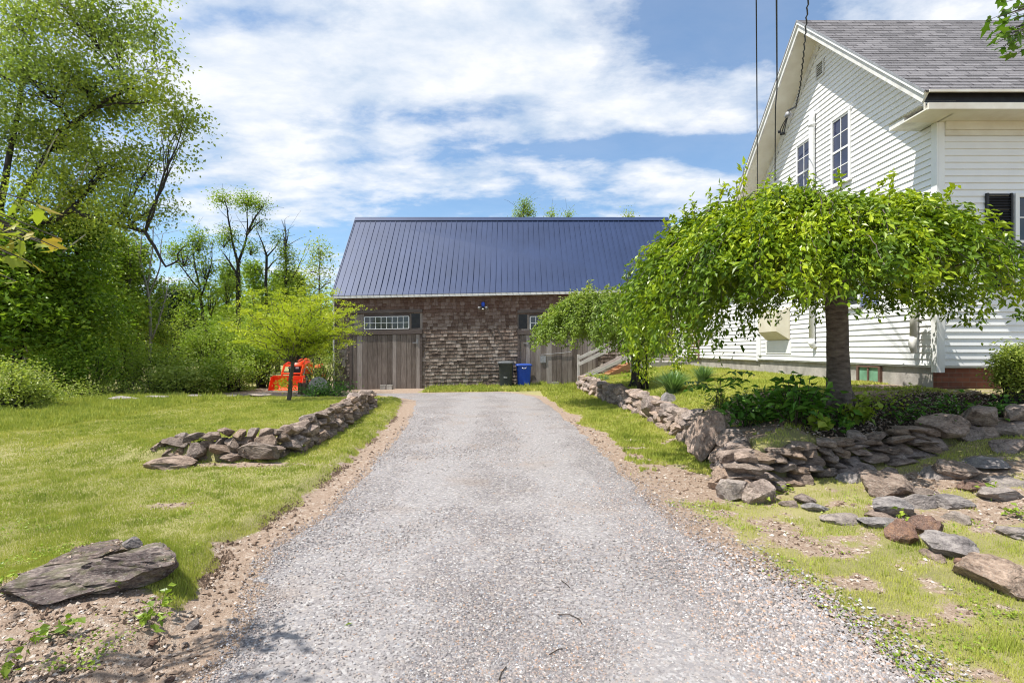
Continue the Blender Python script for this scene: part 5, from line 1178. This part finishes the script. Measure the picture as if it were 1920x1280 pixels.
# bare snags and slim trees against the sky
def snag(px, Yd, topy, branches, label, bark='bark_pale', r=.09, leafy=(), lm='leaf_green', name='bare_tree', leaf=.12, cl=15, dens=26, cat='tree', group=GB, sig=.26):
    b = B(px, Yd); root = empty(name, b, label, cat, group); tb = MB(); cb = MB(); b = Vector(b)
    top = at(px, topy, Yd)-b
    for k, pl in enumerate(branches):
        P = [np.array((at(x, y, Yd+random.uniform(-.3, .3))-b)[:]) for x, y in pl]; rr0 = r*(1 if k == 0 else .5)
        Q = np.concatenate([curve(P[i], P[i+1], 6, 0, .06)[:-1] for i in range(len(P)-1)]+[P[-1][None]]); rad = np.linspace(rr0, .014, len(Q)); tb.tube(Q, rad, 7, .5)
        for i in range(3, len(Q), 1):
            if random.random() < .8:
                e = Q[i]+np.array([random.gauss(0, .6), random.gauss(0, .5), abs(random.gauss(.55, .35))]); tb.tube(curve(Q[i], e, 5, .02, .15), np.linspace(rad[i]*.45, .006, 5), 4, .5, cap=False)
    for (x, y, rx, rz_, n) in leafy:
        c = np.array((at(x, y, Yd)-b)[:]); s = np.array([rx, rx, rz_])*Yd/F; pts = c+ball(n*cl//8+3)*s
        m = rng.poisson(dens, len(pts)); cc = np.repeat(pts, m, 0)+rng.standard_normal((m.sum(), 3))*sig; leaf_mesh(cb, cc, leaf, .6, .35)
        for p in pts[::2]: tb.tube(curve(c-np.array([0, 0, s[2]]), p, 4, 0, .1), np.linspace(.03, .008, 4), 3, .5, cap=False)
    tb.build('trunk', M[bark], root, True)
    if cb.n: cb.build('crown', M[lm], root)
    return root
snag(282, 25, 430, [[(284, 745), (282, 640), (276, 540), (262, 480), (270, 420)], [(278, 560), (300, 500), (305, 440)], [(277, 550), (258, 470), (250, 430)], [(283, 640), (310, 560), (318, 520)], [(276, 540), (286, 470), (288, 425)]], 'pale bare grey dead tree with upright twigs left of the gap')
snag(246, 24, 470, [[(248, 735), (246, 640), (244, 520), (240, 470)]], 'straight grey trunk leafy at the base, left of the dead tree', 'bark', .1, [(240, 500, 16, 40, 14), (246, 600, 18, 40, 16)], 'leaf_shrub')
snag(232, 24.5, 480, [[(238, 735), (232, 620), (228, 500), (230, 440)]], 'dark upright trunk clad in leaves beside the straight grey one', 'bark_dark', .11, [(230, 460, 14, 30, 12), (228, 560, 20, 60, 22)], 'leaf_shrub')
snag(380, 30, 430, [[(388, 640), (376, 560), (366, 500), (360, 440)], [(376, 560), (395, 500), (400, 450)], [(372, 540), (340, 500), (320, 475)]], 'leafy tree with many slim stems left of the tall forked tree', 'bark_dark', .1, [(372, 450, 18, 22, 20), (345, 480, 24, 20, 18), (325, 470, 14, 10, 8), (385, 500, 20, 24, 16), (360, 540, 30, 24, 22), (395, 560, 22, 34, 20), (350, 590, 24, 26, 18)])
snag(446, 31, 365, [[(447, 620), (447, 520), (446, 495), (463, 440), (465, 380)], [(446, 495), (434, 440), (426, 390), (420, 375)], [(463, 440), (480, 405), (492, 388)], [(447, 520), (430, 490), (415, 470)], [(462, 440), (475, 425), (488, 415)]], 'tallest forked tree with three small leafy tufts high against the sky', 'bark_dark', .16,
     [(418, 372, 16, 8, 12), (466, 376, 22, 10, 22), (488, 385, 12, 8, 8), (430, 440, 14, 12, 10), (470, 465, 14, 14, 10), (488, 420, 7, 5, 4), (420, 455, 14, 10, 8), (425, 540, 20, 30, 16)], leaf=.11)
snag(500, 32, 430, [[(501, 600), (500, 480), (492, 455), (480, 430)], [(500, 482), (515, 465), (523, 450)], [(501, 505), (514, 490), (524, 480)]], 'broken bare tree with a Y fork between the forked tree and the ivy-clad stem', 'bark_dark', .1, [(523, 448, 8, 6, 4), (495, 560, 14, 22, 10)])
snag(536, 31, 415, [[(538, 620), (536, 500), (536, 440), (534, 412)], [(536, 470), (529, 430)], [(536, 470), (541, 430)], [(544, 530), (560, 500), (566, 485)]], 'thin ivy-clad stem topped by bare vertical twigs', 'bark_dark', .09, [(536, 475, 7, 16, 12), (537, 510, 9, 26, 22), (536, 550, 14, 24, 16)], 'leaf_shrub')
bigtree(600, 27, 462, 38, 'light airy poplar rising beside the left end of the barn roof', 'leaf_birch', 'poplar_tree', 13, 580, 18, .12, 'bark', .1, .35, 8)
bigtree(560, 33, 520, 45, 'low green tree behind the golden tree crown', 'leaf_shrub', n=10, cl=9)
bigtree(475, 34, 500, 40, 'bushy green tree under the tall forked tree', 'leaf_green', n=10, cl=9)
bigtree(430, 36, 505, 42, 'bushy green tree left of the tall fork', 'leaf_shrub', n=10, cl=9)
bigtree(520, 36, 520, 38, 'mid green tree under the ivy-clad stem', 'leaf_green', n=9, cl=9)
snag(980, 42, 372, [[(980, 560), (980, 420), (982, 380)]], 'treetop showing over the middle of the barn ridge', 'bark', .12, [(976, 400, 14, 8, 12), (984, 384, 9, 8, 10), (990, 398, 8, 6, 7)], 'leaf_green', 'deciduous_tree')
snag(1034, 42, 390, [[(1034, 560), (1034, 420), (1030, 396)]], 'small leafy tip over the barn ridge right of the treetop', 'bark', .1, [(1034, 402, 7, 4, 5)], 'leaf_green', 'deciduous_tree')
snag(1066, 42, 390, [[(1066, 560), (1066, 420), (1064, 398)]], 'tiny leafy sprig over the barn ridge, right of the small tip', 'bark', .1, [(1066, 404, 7, 3, 4)], 'leaf_green', 'deciduous_tree')
snag(1182, 42, 398, [[(1182, 560), (1182, 420)]], 'faint treetop over the right end of the barn ridge', 'bark', .1, [(1180, 405, 12, 3, 5)], 'leaf_birch', 'deciduous_tree')
# shrubs
def shrub(px, py, Yd, hw, hh, label, lm='leaf_shrub', n=None, leaf=.09, name='shrub', dens=55, group='shrubs along the lawn edge', sig=.2, yr=None):
    b = B(px, Yd); root = empty(name, b, label, 'shrub', group); c = np.array((at(px, py, Yd)-Vector(b))[:]); s = np.array([hw, (yr or hw*.8), hh])*Yd/F
    n = n or int(24+18*s[0]*s[2]*3); pts = c+ball(n, .35)*s; pts = pts[pts[:, 2] > .03]
    pts *= (1+.22*(fbm(pts[:, 0]*1.3+px, pts[:, 2]*1.3, 3)-.5))[:, None]
    m = rng.poisson(dens, len(pts)); cb = MB(); tb = MB(); cc = np.repeat(pts, m, 0)+rng.standard_normal((m.sum(), 3))*sig; cc = cc[cc[:, 2] > .0]
    leaf_mesh(cb, cc, leaf, .55, .2, tone=None)
    for p in pts[::2]: tb.tube(curve((random.gauss(0, .12), random.gauss(0, .1), 0), p, 5, .05, .1), np.linspace(.028, .006, 5), 4, .5, cap=False)
    tb.build('stem', M['bark_dark'], root); cb.build('foliage', M[lm], root); return root
shrub(20, 735, 12.2, 70, 55, 'round light green bush at the left edge of the lawn', 'leaf_pale', 90, .07, dens=75, sig=.16)
shrub(95, 700, 16.5, 60, 42, 'deep shaded dark bush behind the round light one', 'leaf_dark', 70)
shrub(170, 690, 17.5, 55, 60, 'dark shaded bush in the hollow under the maples', 'leaf_dark', 80)
shrub(130, 745, 15.5, 50, 16, 'low yellowish weedy growth right of the round bush', 'leaf_pale', 60, .06)
shrub(200, 735, 17.2, 55, 20, 'low leafy weeds behind the pale ledges', 'leaf_pale', 60, .06)
shrub(235, 665, 21, 40, 60, 'tall leafy shrub at the foot of the grey trunks', 'leaf_shrub', 80)
shrub(300, 690, 19.5, 55, 45, 'broad green shrub left of centre in the thicket', 'leaf_shrub', 90)
shrub(335, 715, 18.3, 50, 28, 'low spreading shrub in front of the broad green one', 'leaf_pale', 70)
shrub(395, 650, 22, 55, 55, 'largest rounded shrub in the middle of the thicket', 'leaf_shrub', 110)
shrub(430, 700, 20.5, 50, 40, 'leafy shrub left of the orange tractor', 'leaf_shrub', 90)
shrub(375, 715, 19.2, 35, 26, 'small shrub in front of the largest rounded one', 'leaf_green', 50)
shrub(490, 670, 22.5, 45, 50, 'green shrub directly behind the tractor bucket', 'leaf_green', 90)
shrub(470, 620, 26, 70, 50, 'tall shrub mass behind the golden tree, left half', 'leaf_shrub', 90)
shrub(575, 620, 26, 60, 60, 'tall shrub mass behind the golden tree, right half', 'leaf_shrub', 90)
shrub(330, 640, 27, 60, 45, 'grey-green shrub filling the gap below the far pines', 'leaf_birch', 80)
shrub(607, 690, 20.6, 26, 34, 'bright feathery shrub between tractor and barn corner', 'leaf_pale', 50, .06)
shrub(1915, 695, 7.25, 42, 46, 'clipped yellow-green evergreen shrub at the right edge by the brick base', 'leaf_pale', 130, .045, dens=80, group=None, sig=.07)
shrub(610, 738, 17.2, 45, 10, 'low green ground cover around the granite disc', 'leaf_hosta', 50, .07, group=None)
# distant woods behind everything
cb = MB()
for k in range(420):
    a = random.uniform(-62, 62); d = random.uniform(58, 90); x, y = d*math.sin(R(a)), d*math.cos(R(a)); h = random.uniform(3.0, 8.5); z0 = float(height(x, y))
    m = 150; c = np.array([x, y, z0+h*.5])+ball(m, .4)*np.array([3.2, 2.5, h*.55]); leaf_mesh(cb, c, .75, .8, .1, tone=np.clip(random.random()*.4+.5*rng.random(m), 0, 1))
tag(cb.build('distant_woods', M['leaf_dark']), 'far woods closing the horizon', 'woods', kind='stuff')

# ------------------------------------------------------------------ bedding plants
def tuft(px, py, label, name='grass_clump', n=260, h=.5, spread=.45, lm='leaf_iris', w=.012, group=None, cat='plant', Yd=None):
    g = ground(px, py)
    if Yd: g = Vector(B(px, Yd))
    cb = MB(); V = []; 
    for k in range(n):
        a = random.uniform(0, 6.28); r0 = random.random()*.12; L = h*random.uniform(.6, 1.1); ln = random.uniform(.1, 1)*spread
        t = np.linspace(0, 1, 5); px_ = r0*math.cos(a)+ln*math.cos(a)*t**1.6*h*2; py_ = r0*math.sin(a)+ln*math.sin(a)*t**1.6*h*2; pz = L*(t-.45*ln*t**2.6)
        wd = w*(1-t**2)+.001; ox, oy = -math.sin(a)*wd, math.cos(a)*wd
        v = np.stack([np.stack([px_-ox, py_-oy, pz], -1), np.stack([px_+ox, py_+oy, pz], -1)], 1).reshape(-1, 3); cb.add(v, [[2*i, 2*i+1, 2*i+3, 2*i+2] for i in range(4)], random.random())
    o = cb.build(name, M[lm], None); o.location = g; tag(o, label, cat, group); return o
tuft(1262, 738, 'strappy blue-green grass clump on the terrace edge', n=420, h=.55, spread=.5)
tuft(1318, 716, 'second fainter strappy clump behind the ash seedling', n=160, h=.4)
def herb(px, py, n, h, r, leaf, label, lm='leaf_hosta', name='leafy_plant', asp=.6, Yd=None, group='plants in the shaded bed', droop=.2, stems=9, cat='plant', lobed=False):
    g = ground(px, py) if not Yd else Vector(B(px, Yd)); root = empty(name, g, label, cat, group); tb = MB(); cb = MB()
    for k in range(stems):
        a = random.uniform(0, 6.28); rr = r*random.random()**.6; e = (rr*math.cos(a), rr*math.sin(a), h*random.uniform(.5, 1)*(1-.35*(rr/r)**2)); c = curve((e[0]*.2, e[1]*.2, 0), e, 6, .05, .1); tb.tube(c, min(.0045, .008*h), 4, .5, cap=False)
        m = max(3, n//stems); s = rng.integers(2, 6, m); leaf_mesh(cb, c[s]+rng.standard_normal((m, 3))*np.array([.05, .05, .03])*(r/.25), leaf, asp, droop, lobed=lobed)
    tb.build('stem', M['twig'], root); cb.build('foliage', M[lm], root); return root
herb(1492, 800, 420, .62, .45, .13, 'glossy dark green peony clump on the wall top left of the trunk', stems=32, asp=.5)
herb(1400, 800, 260, .45, .4, .11, 'leafy bed plant spilling over the upright slab', stems=22)
herb(1440, 785, 240, .5, .35, .1, 'leafy bed plant behind the peony clump', stems=20, asp=.45)
herb(1345, 770, 160, .3, .35, .08, 'low pale-leaved plant at the wall edge by the ash seedling', 'leaf_shrub', stems=16)
herb(1540, 815, 34, .30, .1, .12, 'young plant with three big bright round leaves just left of the trunk foot', 'leaf_shrub', stems=4, asp=.85)
herb(1612, 800, 120, .38, .22, .1, 'light green leafy plant right of the trunk foot', 'leaf_shrub', stems=10, asp=.8)
herb(1570, 805, 120, .2, .3, .07, 'low ground plant right under the trunk', stems=12)
herb(1762, 830, 26, .22, .08, .1, 'single bright leafy sprout on the right boulders', 'leaf_shrub', stems=4, asp=.85)
herb(1700, 790, 200, .22, .5, .06, 'dim low greenery in the tree shade, left patch', stems=24)
herb(1800, 780, 240, .25, .55, .06, 'dim low greenery in the tree shade, right patch', stems=24)
herb(1890, 785, 120, .28, .3, .08, 'weedy greenery by the right edge over the boulders', 'leaf_hosta', stems=14)
herb(1660, 765, 160, .2, .5, .05, 'thin greenery between the trunk and the house', 'leaf_green', stems=20)
herb(1130, 714, 160, .26, .35, .06, 'grey-green perennial mound at the far end of the terrace', 'leaf_iris', stems=26)
herb(1110, 716, 80, .34, .2, .09, 'bright green perennial beside the stair post', 'leaf_shrub', stems=10)
herb(1200, 700, 260, .16, .8, .08, 'dark ground cover in front of the stairs', 'leaf_dark', stems=30, Yd=16.8)
for (px, py, lab) in ((1440, 942, 'small weed between the corner rocks'), (1378, 925, 'small weed at the foot of the pale corner rock'), (1300, 862, 'weed at the foot of the shaded wall'), (1340, 880, 'second weed at the foot of the shaded wall'), (1850, 930, 'leafy weed between the slabs at right'), (1475, 925, 'bright weed below the flat stacked stones'),
                      (225, 1108, 'bright weed under the dark face of the ledge rock'), (275, 1188, 'leafy weed on the stony soil'), (300, 1150, 'low weed at the turf edge by the ledge rock'), (120, 1190, 'sparse weed left on the stony soil'), (8, 1110, 'green weed touching the left edge beside the ledge'), (40, 1255, 'weed in the dappled shade at the lower left'),
                      (378, 838, 'green sprig in a gap of the near left wall'), (510, 855, 'sprig growing before the big block of the left wall'), (560, 850, 'weed at the foot of the left wall corner'), (1700, 985, 'tall green weed between border boulders'), (1905, 975, 'weed beside the right edge slabs')):
    herb(px, py, 26, .13, .11, .045, lab, 'leaf_shrub', 'weed', .7, None, 'weeds among the stones', stems=5)
# ash seedling
g = Vector(B(1348, 8.2)); g.x = at(1348, 700, 8.2).x; root = empty('ash_seedling', g, 'thin ash seedling with drooping compound leaves in front of the white house', 'plant'); tb = MB(); cb = MB()
for k in range(10):
    a = k*.7; L = random.uniform(.4, .6); st = (0.02*math.cos(a), 0, .3+.04*k); c = curve((0.1*math.cos(a), .1*math.sin(a), 0), st, 4, 0, .05); tb.tube(c, .0035, 4, .5)
    e = (L*math.cos(a), L*math.sin(a), .42+.03*k+random.uniform(-.1, .15)); c = curve(st, e, 9, .12, .05); tb.tube(c, .0035, 4, .5)
    for s in range(3, 9): leaf_mesh(cb, np.repeat(c[s:s+1], 2, 0), .13, .36, .35, np.array([[math.sin(a), -math.cos(a), -.2], [-math.sin(a), math.cos(a), -.2]]), .3)
tb.build('stem', M['twig'], root); cb.build('foliage', M['leaf_hosta'], root)
# clover-like weeds in the verge
cb = MB(); x, y = scatter(26000, 1.5, 5.5, 2.4, 6.4, pw=1.2); k = (x > xr(y)+.1) & (fbm(x*2.1, y*2.1, 91) > .50+.25*rng.random(len(x))) & (y < ext(RF, x)-.1); x, y = x[k], y[k]
leaf_mesh(cb, np.stack([x, y, height(x, y)+.008+.02*rng.random(len(x))], -1), .017, .8, -.1)
x, y = scatter(26000, -5, -1.6, 2.4, 7.2, pw=1.2); k = (x < xl(y)-.45) & (fbm(x*2.1, y*2.1, 93) > .50+.25*rng.random(len(x))); x, y = x[k], y[k]
leaf_mesh(cb, np.stack([x, y, height(x, y)+.01+.02*rng.random(len(x))], -1), .016, .8, -.1)
tag(cb.build('clover', M['leaf_shrub']), 'tiny clover leaves mixed in the verge', 'ground cover', kind='stuff')
# fallen litter under the tree
cb = MB(); n = 7000; x = 3.2+4.6*rng.random(n); y = 6.2+1.9*rng.random(n); k = mulchness(x, y) > .3; x, y = x[k], y[k]
leaf_mesh(cb, np.stack([x, y, height(x, y)+.012+.01*rng.random(len(x))], -1), .04, .5, 0.)
tag(cb.build('leaf_litter', M['clod']), 'dry brown leaf litter on the dark soil under the tree', 'leaf litter', kind='stuff')

# twigs and a leaf on the drive
for k, (pl, lab) in enumerate((([(1046, 1162), (1068, 1160), (1086, 1168), (1091, 1178)], 'curved dark twig on the gravel, the longest'), ([(1030, 1234), (1048, 1230), (1055, 1226)], 'short straight twig on the gravel below the curved one'), ([(936, 1280), (940, 1270), (949, 1264)], 'small bent twig at the lower edge of the drive'), ([(1052, 1098), (1062, 1102), (1068, 1110)], 'thin twig on the gravel above the curved one'))):
    P = []
    for a, b_ in pl: q = ground(a, b_); P.append([q.x, q.y, q.z+.016])
    P = np.array(P); c = P.mean(0); mb = MB(); mb.tube(P-c, .003, 5); o = mb.build('twig', M['twig'], None, True); o.location = c; tag(o, lab, 'twig', 'twigs on the driveway')
q = ground(662, 1175); cb = MB(); leaf_mesh(cb, np.zeros((1, 3)), .05, .6, .0, tone=np.array([.4])); o = cb.build('fallen_leaf', M['leaf_shrub']); o.location = q+Vector((0, 0, .02)); tag(o, 'single green leaf lying on the gravel', 'leaf')

# ------------------------------------------------------------------ overhanging maples
def maple(base, ends, label, lm, leaf, limb_from, seedn=26):
    root = empty('maple_tree', base, label, 'tree', 'maples overhanging the view'); b = Vector(base); tb = MB(); cb = MB()
    top = Vector(limb_from)-b; tb.tube(curve((0, 0, -.1), top+Vector((0, 0, 1.2)), 9, 0, .03), np.linspace(.2, .11, 9), 12, .5)
    for (p, n, s) in ends:
        e = Vector(p)-b; c = curve(top, e, 12, .03, .08); tb.tube(c, np.linspace(.05, .005, 12), 6, .5)
        m = n; pp = np.array(e[:])+rng.standard_normal((m, 3))*s
        for q in pp[::2]: tb.tube(curve(c[9], q, 4, .02, .1), .003, 3, .5, cap=False)
        leaf_mesh(cb, pp, leaf, .62, .45, lobed=True)
    tb.build('trunk', M['bark'], root, True); cb.build('crown', M[lm], root); return root
maple((-5.6, .2, 0), [(at(18, 420, 2.5), 14, .09), (at(45, 440, 2.6), 12, .07), (at(-40, 460, 2.5), 16, .14), (at(10, 480, 2.6), 8, .07), ((-4.3, 1.72, 4.0), 46, .32), ((-3.8, 1.75, 4.0), 34, .25), ((-3.1, 1.98, 4.0), 16, .14), ((-4.7, 1.85, 3.6), 40, .3)],
      'near maple with yellow-green lobed leaves poking in from the left edge', 'leaf_maple', .085, (-5.4, .4, 3.3))
maple((6.9, 2.6, 0), [(at(1905, 50, 4.4), 26, .10), (at(1872, 32, 4.4), 12, .06), (at(1960, 30, 4.4), 30, .16), (at(1895, 62, 4.4), 8, .05)], 'near maple with green lobed leaves poking in at the upper right corner', 'leaf_maple2', .095, (6.6, 2.9, 4.3))

# ------------------------------------------------------------------ light, sky, camera
SUN = Vector((.476, .138, -.95)).normalized()          # travel direction of sunlight
elev = math.asin(-SUN.z); azim = math.atan2(-SUN.x, -SUN.y)
ld = bpy.data.lights.new('sun', 'SUN'); ld.energy = 5.0; ld.angle = R(.53); ld.color = (1, .955, .88)
lo = bpy.data.objects.new('sun', ld); COL.objects.link(lo); lo.rotation_euler = SUN.to_track_quat('-Z', 'Y').to_euler(); lo.location = (-10, -5, 20)
w = bpy.data.worlds.new('World'); bpy.context.scene.world = w; w.use_nodes = True; nt = w.node_tree; nt.nodes.clear()
N = lambda t_: nt.nodes.new(t_); Lk = nt.links.new
sky = N('ShaderNodeTexSky'); sky.sky_type = 'NISHITA'; sky.sun_disc = False; sky.sun_elevation = elev; sky.sun_rotation = azim; sky.air_density = 1.0; sky.dust_density = .6; sky.ozone_density = 1.6
tc = N('ShaderNodeTexCoord'); sp = N('ShaderNodeSeparateXYZ'); Lk(tc.outputs['Generated'], sp.inputs[0])
def mth(op, a, b=0., c=0., clamp=False):
    x = N('ShaderNodeMath'); x.operation = op; x.use_clamp = clamp
    for i_, v_ in enumerate((a, b, c)):
        if hasattr(v_, 'links'): Lk(v_, x.inputs[i_])
        else: x.inputs[i_].default_value = v_
    return x.outputs[0]
def ns(vec, sc, det=8, ro=.6, di=0.):
    x = N('ShaderNodeTexNoise'); x.inputs['Scale'].default_value = sc; x.inputs['Detail'].default_value = det; x.inputs['Roughness'].default_value = ro; x.inputs['Distortion'].default_value = di; Lk(vec, x.inputs['Vector']); return x.outputs['Fac']
den = mth('ADD', mth('MAXIMUM', sp.outputs[2], 0.), .16)
cb_ = N('ShaderNodeCombineXYZ'); Lk(mth('DIVIDE', sp.outputs[0], den), cb_.inputs[0]); Lk(mth('DIVIDE', sp.outputs[1], den), cb_.inputs[1]); cb_.inputs[2].default_value = 4.7
mp = N('ShaderNodeMapping'); Lk(cb_.outputs[0], mp.inputs[0]); mp.inputs['Scale'].default_value = (1, 1.35, 1)
base_n = ns(mp.outputs[0], .7, 8, .55, .1); fine = ns(mp.outputs[0], 3.4, 8, .6, .15)
# banks of cloud and clear gaps at their bearings and heights (az ~ x/y, el ~ z/y)
ax = mth('DIVIDE', sp.outputs[0], mth('MAXIMUM', sp.outputs[1], .05)); el = mth('DIVIDE', sp.outputs[2], mth('MAXIMUM', sp.outputs[1], .05))
def gauss(cx, cy, rx, ry, amp):
    a = mth('DIVIDE', mth('SUBTRACT', ax, cx), rx); b_ = mth('DIVIDE', mth('SUBTRACT', el, cy), ry)
    return mth('MULTIPLY', mth('POWER', 2.718, mth('MULTIPLY', mth('ADD', mth('MULTIPLY', a, a), mth('MULTIPLY', b_, b_)), -1)), amp)
puff = ns(mp.outputs[0], 7.5, 6, .6, .0)
tot = mth('ADD', mth('ADD', mth('MULTIPLY', base_n, .58), mth('MULTIPLY', fine, .26)), mth('MULTIPLY', puff, .16))
for (px, py, rx, ry, am) in ((850, 130, .34, .085, .16), (560, 110, .16, .07, .08), (960, 20, .2, .05, .08), (470, 300, .22, .12, .11), (1180, 215, .14, .035, .10), (1280, 340, .16, .05, .12), (760, 255, .05, .014, .16), (860, 330, .16, .05, .08), (980, 235, .09, .03, .10),
                             (470, 45, .16, .045, -.14), (640, 60, .1, .03, -.06), (820, 215, .22, .028, -.13), (900, 275, .2, .035, -.11), (1350, 60, .2, .10, -.12), (1370, 290, .07, .035, -.14), (1150, 275, .16, .022, -.09), (600, 400, .2, .04, .06), (1640, 30, .2, .05, .05), (1390, 170, .07, .07, .05)):
    tot = mth('ADD', tot, gauss((px-CX)/F, (HY-py)/F, rx, ry, am))
rp = N('ShaderNodeValToRGB'); rp.color_ramp.elements[0].position = .47; rp.color_ramp.elements[0].color = (0, 0, 0, 1); rp.color_ramp.elements[1].position = .6; rp.color_ramp.elements[1].color = (1, 1, 1, 1); Lk(tot, rp.inputs[0])
e_ = rp.color_ramp.elements.new(.53); e_.color = (.62, .62, .62, 1)
cc_ = N('ShaderNodeValToRGB'); cc_.color_ramp.elements[0].position = .35; cc_.color_ramp.elements[0].color = (4.6, 5.4, 6.5, 1); cc_.color_ramp.elements[1].position = .62; cc_.color_ramp.elements[1].color = (7.4, 7.5, 7.7, 1)
Lk(fine, cc_.inputs[0])
mx = N('ShaderNodeMix'); mx.data_type = 'RGBA'; Lk(mth('ADD', mth('MULTIPLY', rp.outputs[0], .80), .14), mx.inputs[0]); 
tint = N('ShaderNodeMix'); tint.data_type = 'RGBA'; tint.blend_type = 'MULTIPLY'; tint.inputs[0].default_value = 1; Lk(sky.outputs[0], tint.inputs[6]); tint.inputs[7].default_value = (.92, 1.17, 1.30, 1)
Lk(tint.outputs[2], mx.inputs[6]); Lk(cc_.outputs[0], mx.inputs[7])
bg = N('ShaderNodeBackground'); Lk(mx.outputs[2], bg.inputs[0]); bg.inputs[1].default_value = .1
wo = N('ShaderNodeOutputWorld'); Lk(bg.outputs[0], wo.inputs[0])
w.cycles.sampling_method = 'MANUAL'; w.cycles.sample_map_resolution = 512

cd = bpy.data.cameras.new('camera'); co = bpy.data.objects.new('camera', cd); COL.objects.link(co)
co.location = (0, 0, EYE); co.rotation_euler = (R(90), 0, 0); cd.sensor_width = 36; cd.lens = 36*F/1920; cd.shift_y = (HY-640)/1920; cd.clip_end = 2000; cd.clip_start = .05
sc = bpy.context.scene; sc.camera = co
sc.view_settings.view_transform = 'Standard'; sc.view_settings.look = 'None'; sc.view_settings.gamma = 1; sc.view_settings.exposure = .5
sc.render.resolution_x = 1024; sc.render.resolution_y = 682
sc.cycles.max_bounces = 6; sc.cycles.transparent_max_bounces = 4; sc.cycles.diffuse_bounces = 3; sc.cycles.glossy_bounces = 2; sc.cycles.transmission_bounces = 2
sc.cycles.use_denoising = True; sc.cycles.filter_width = 1.1
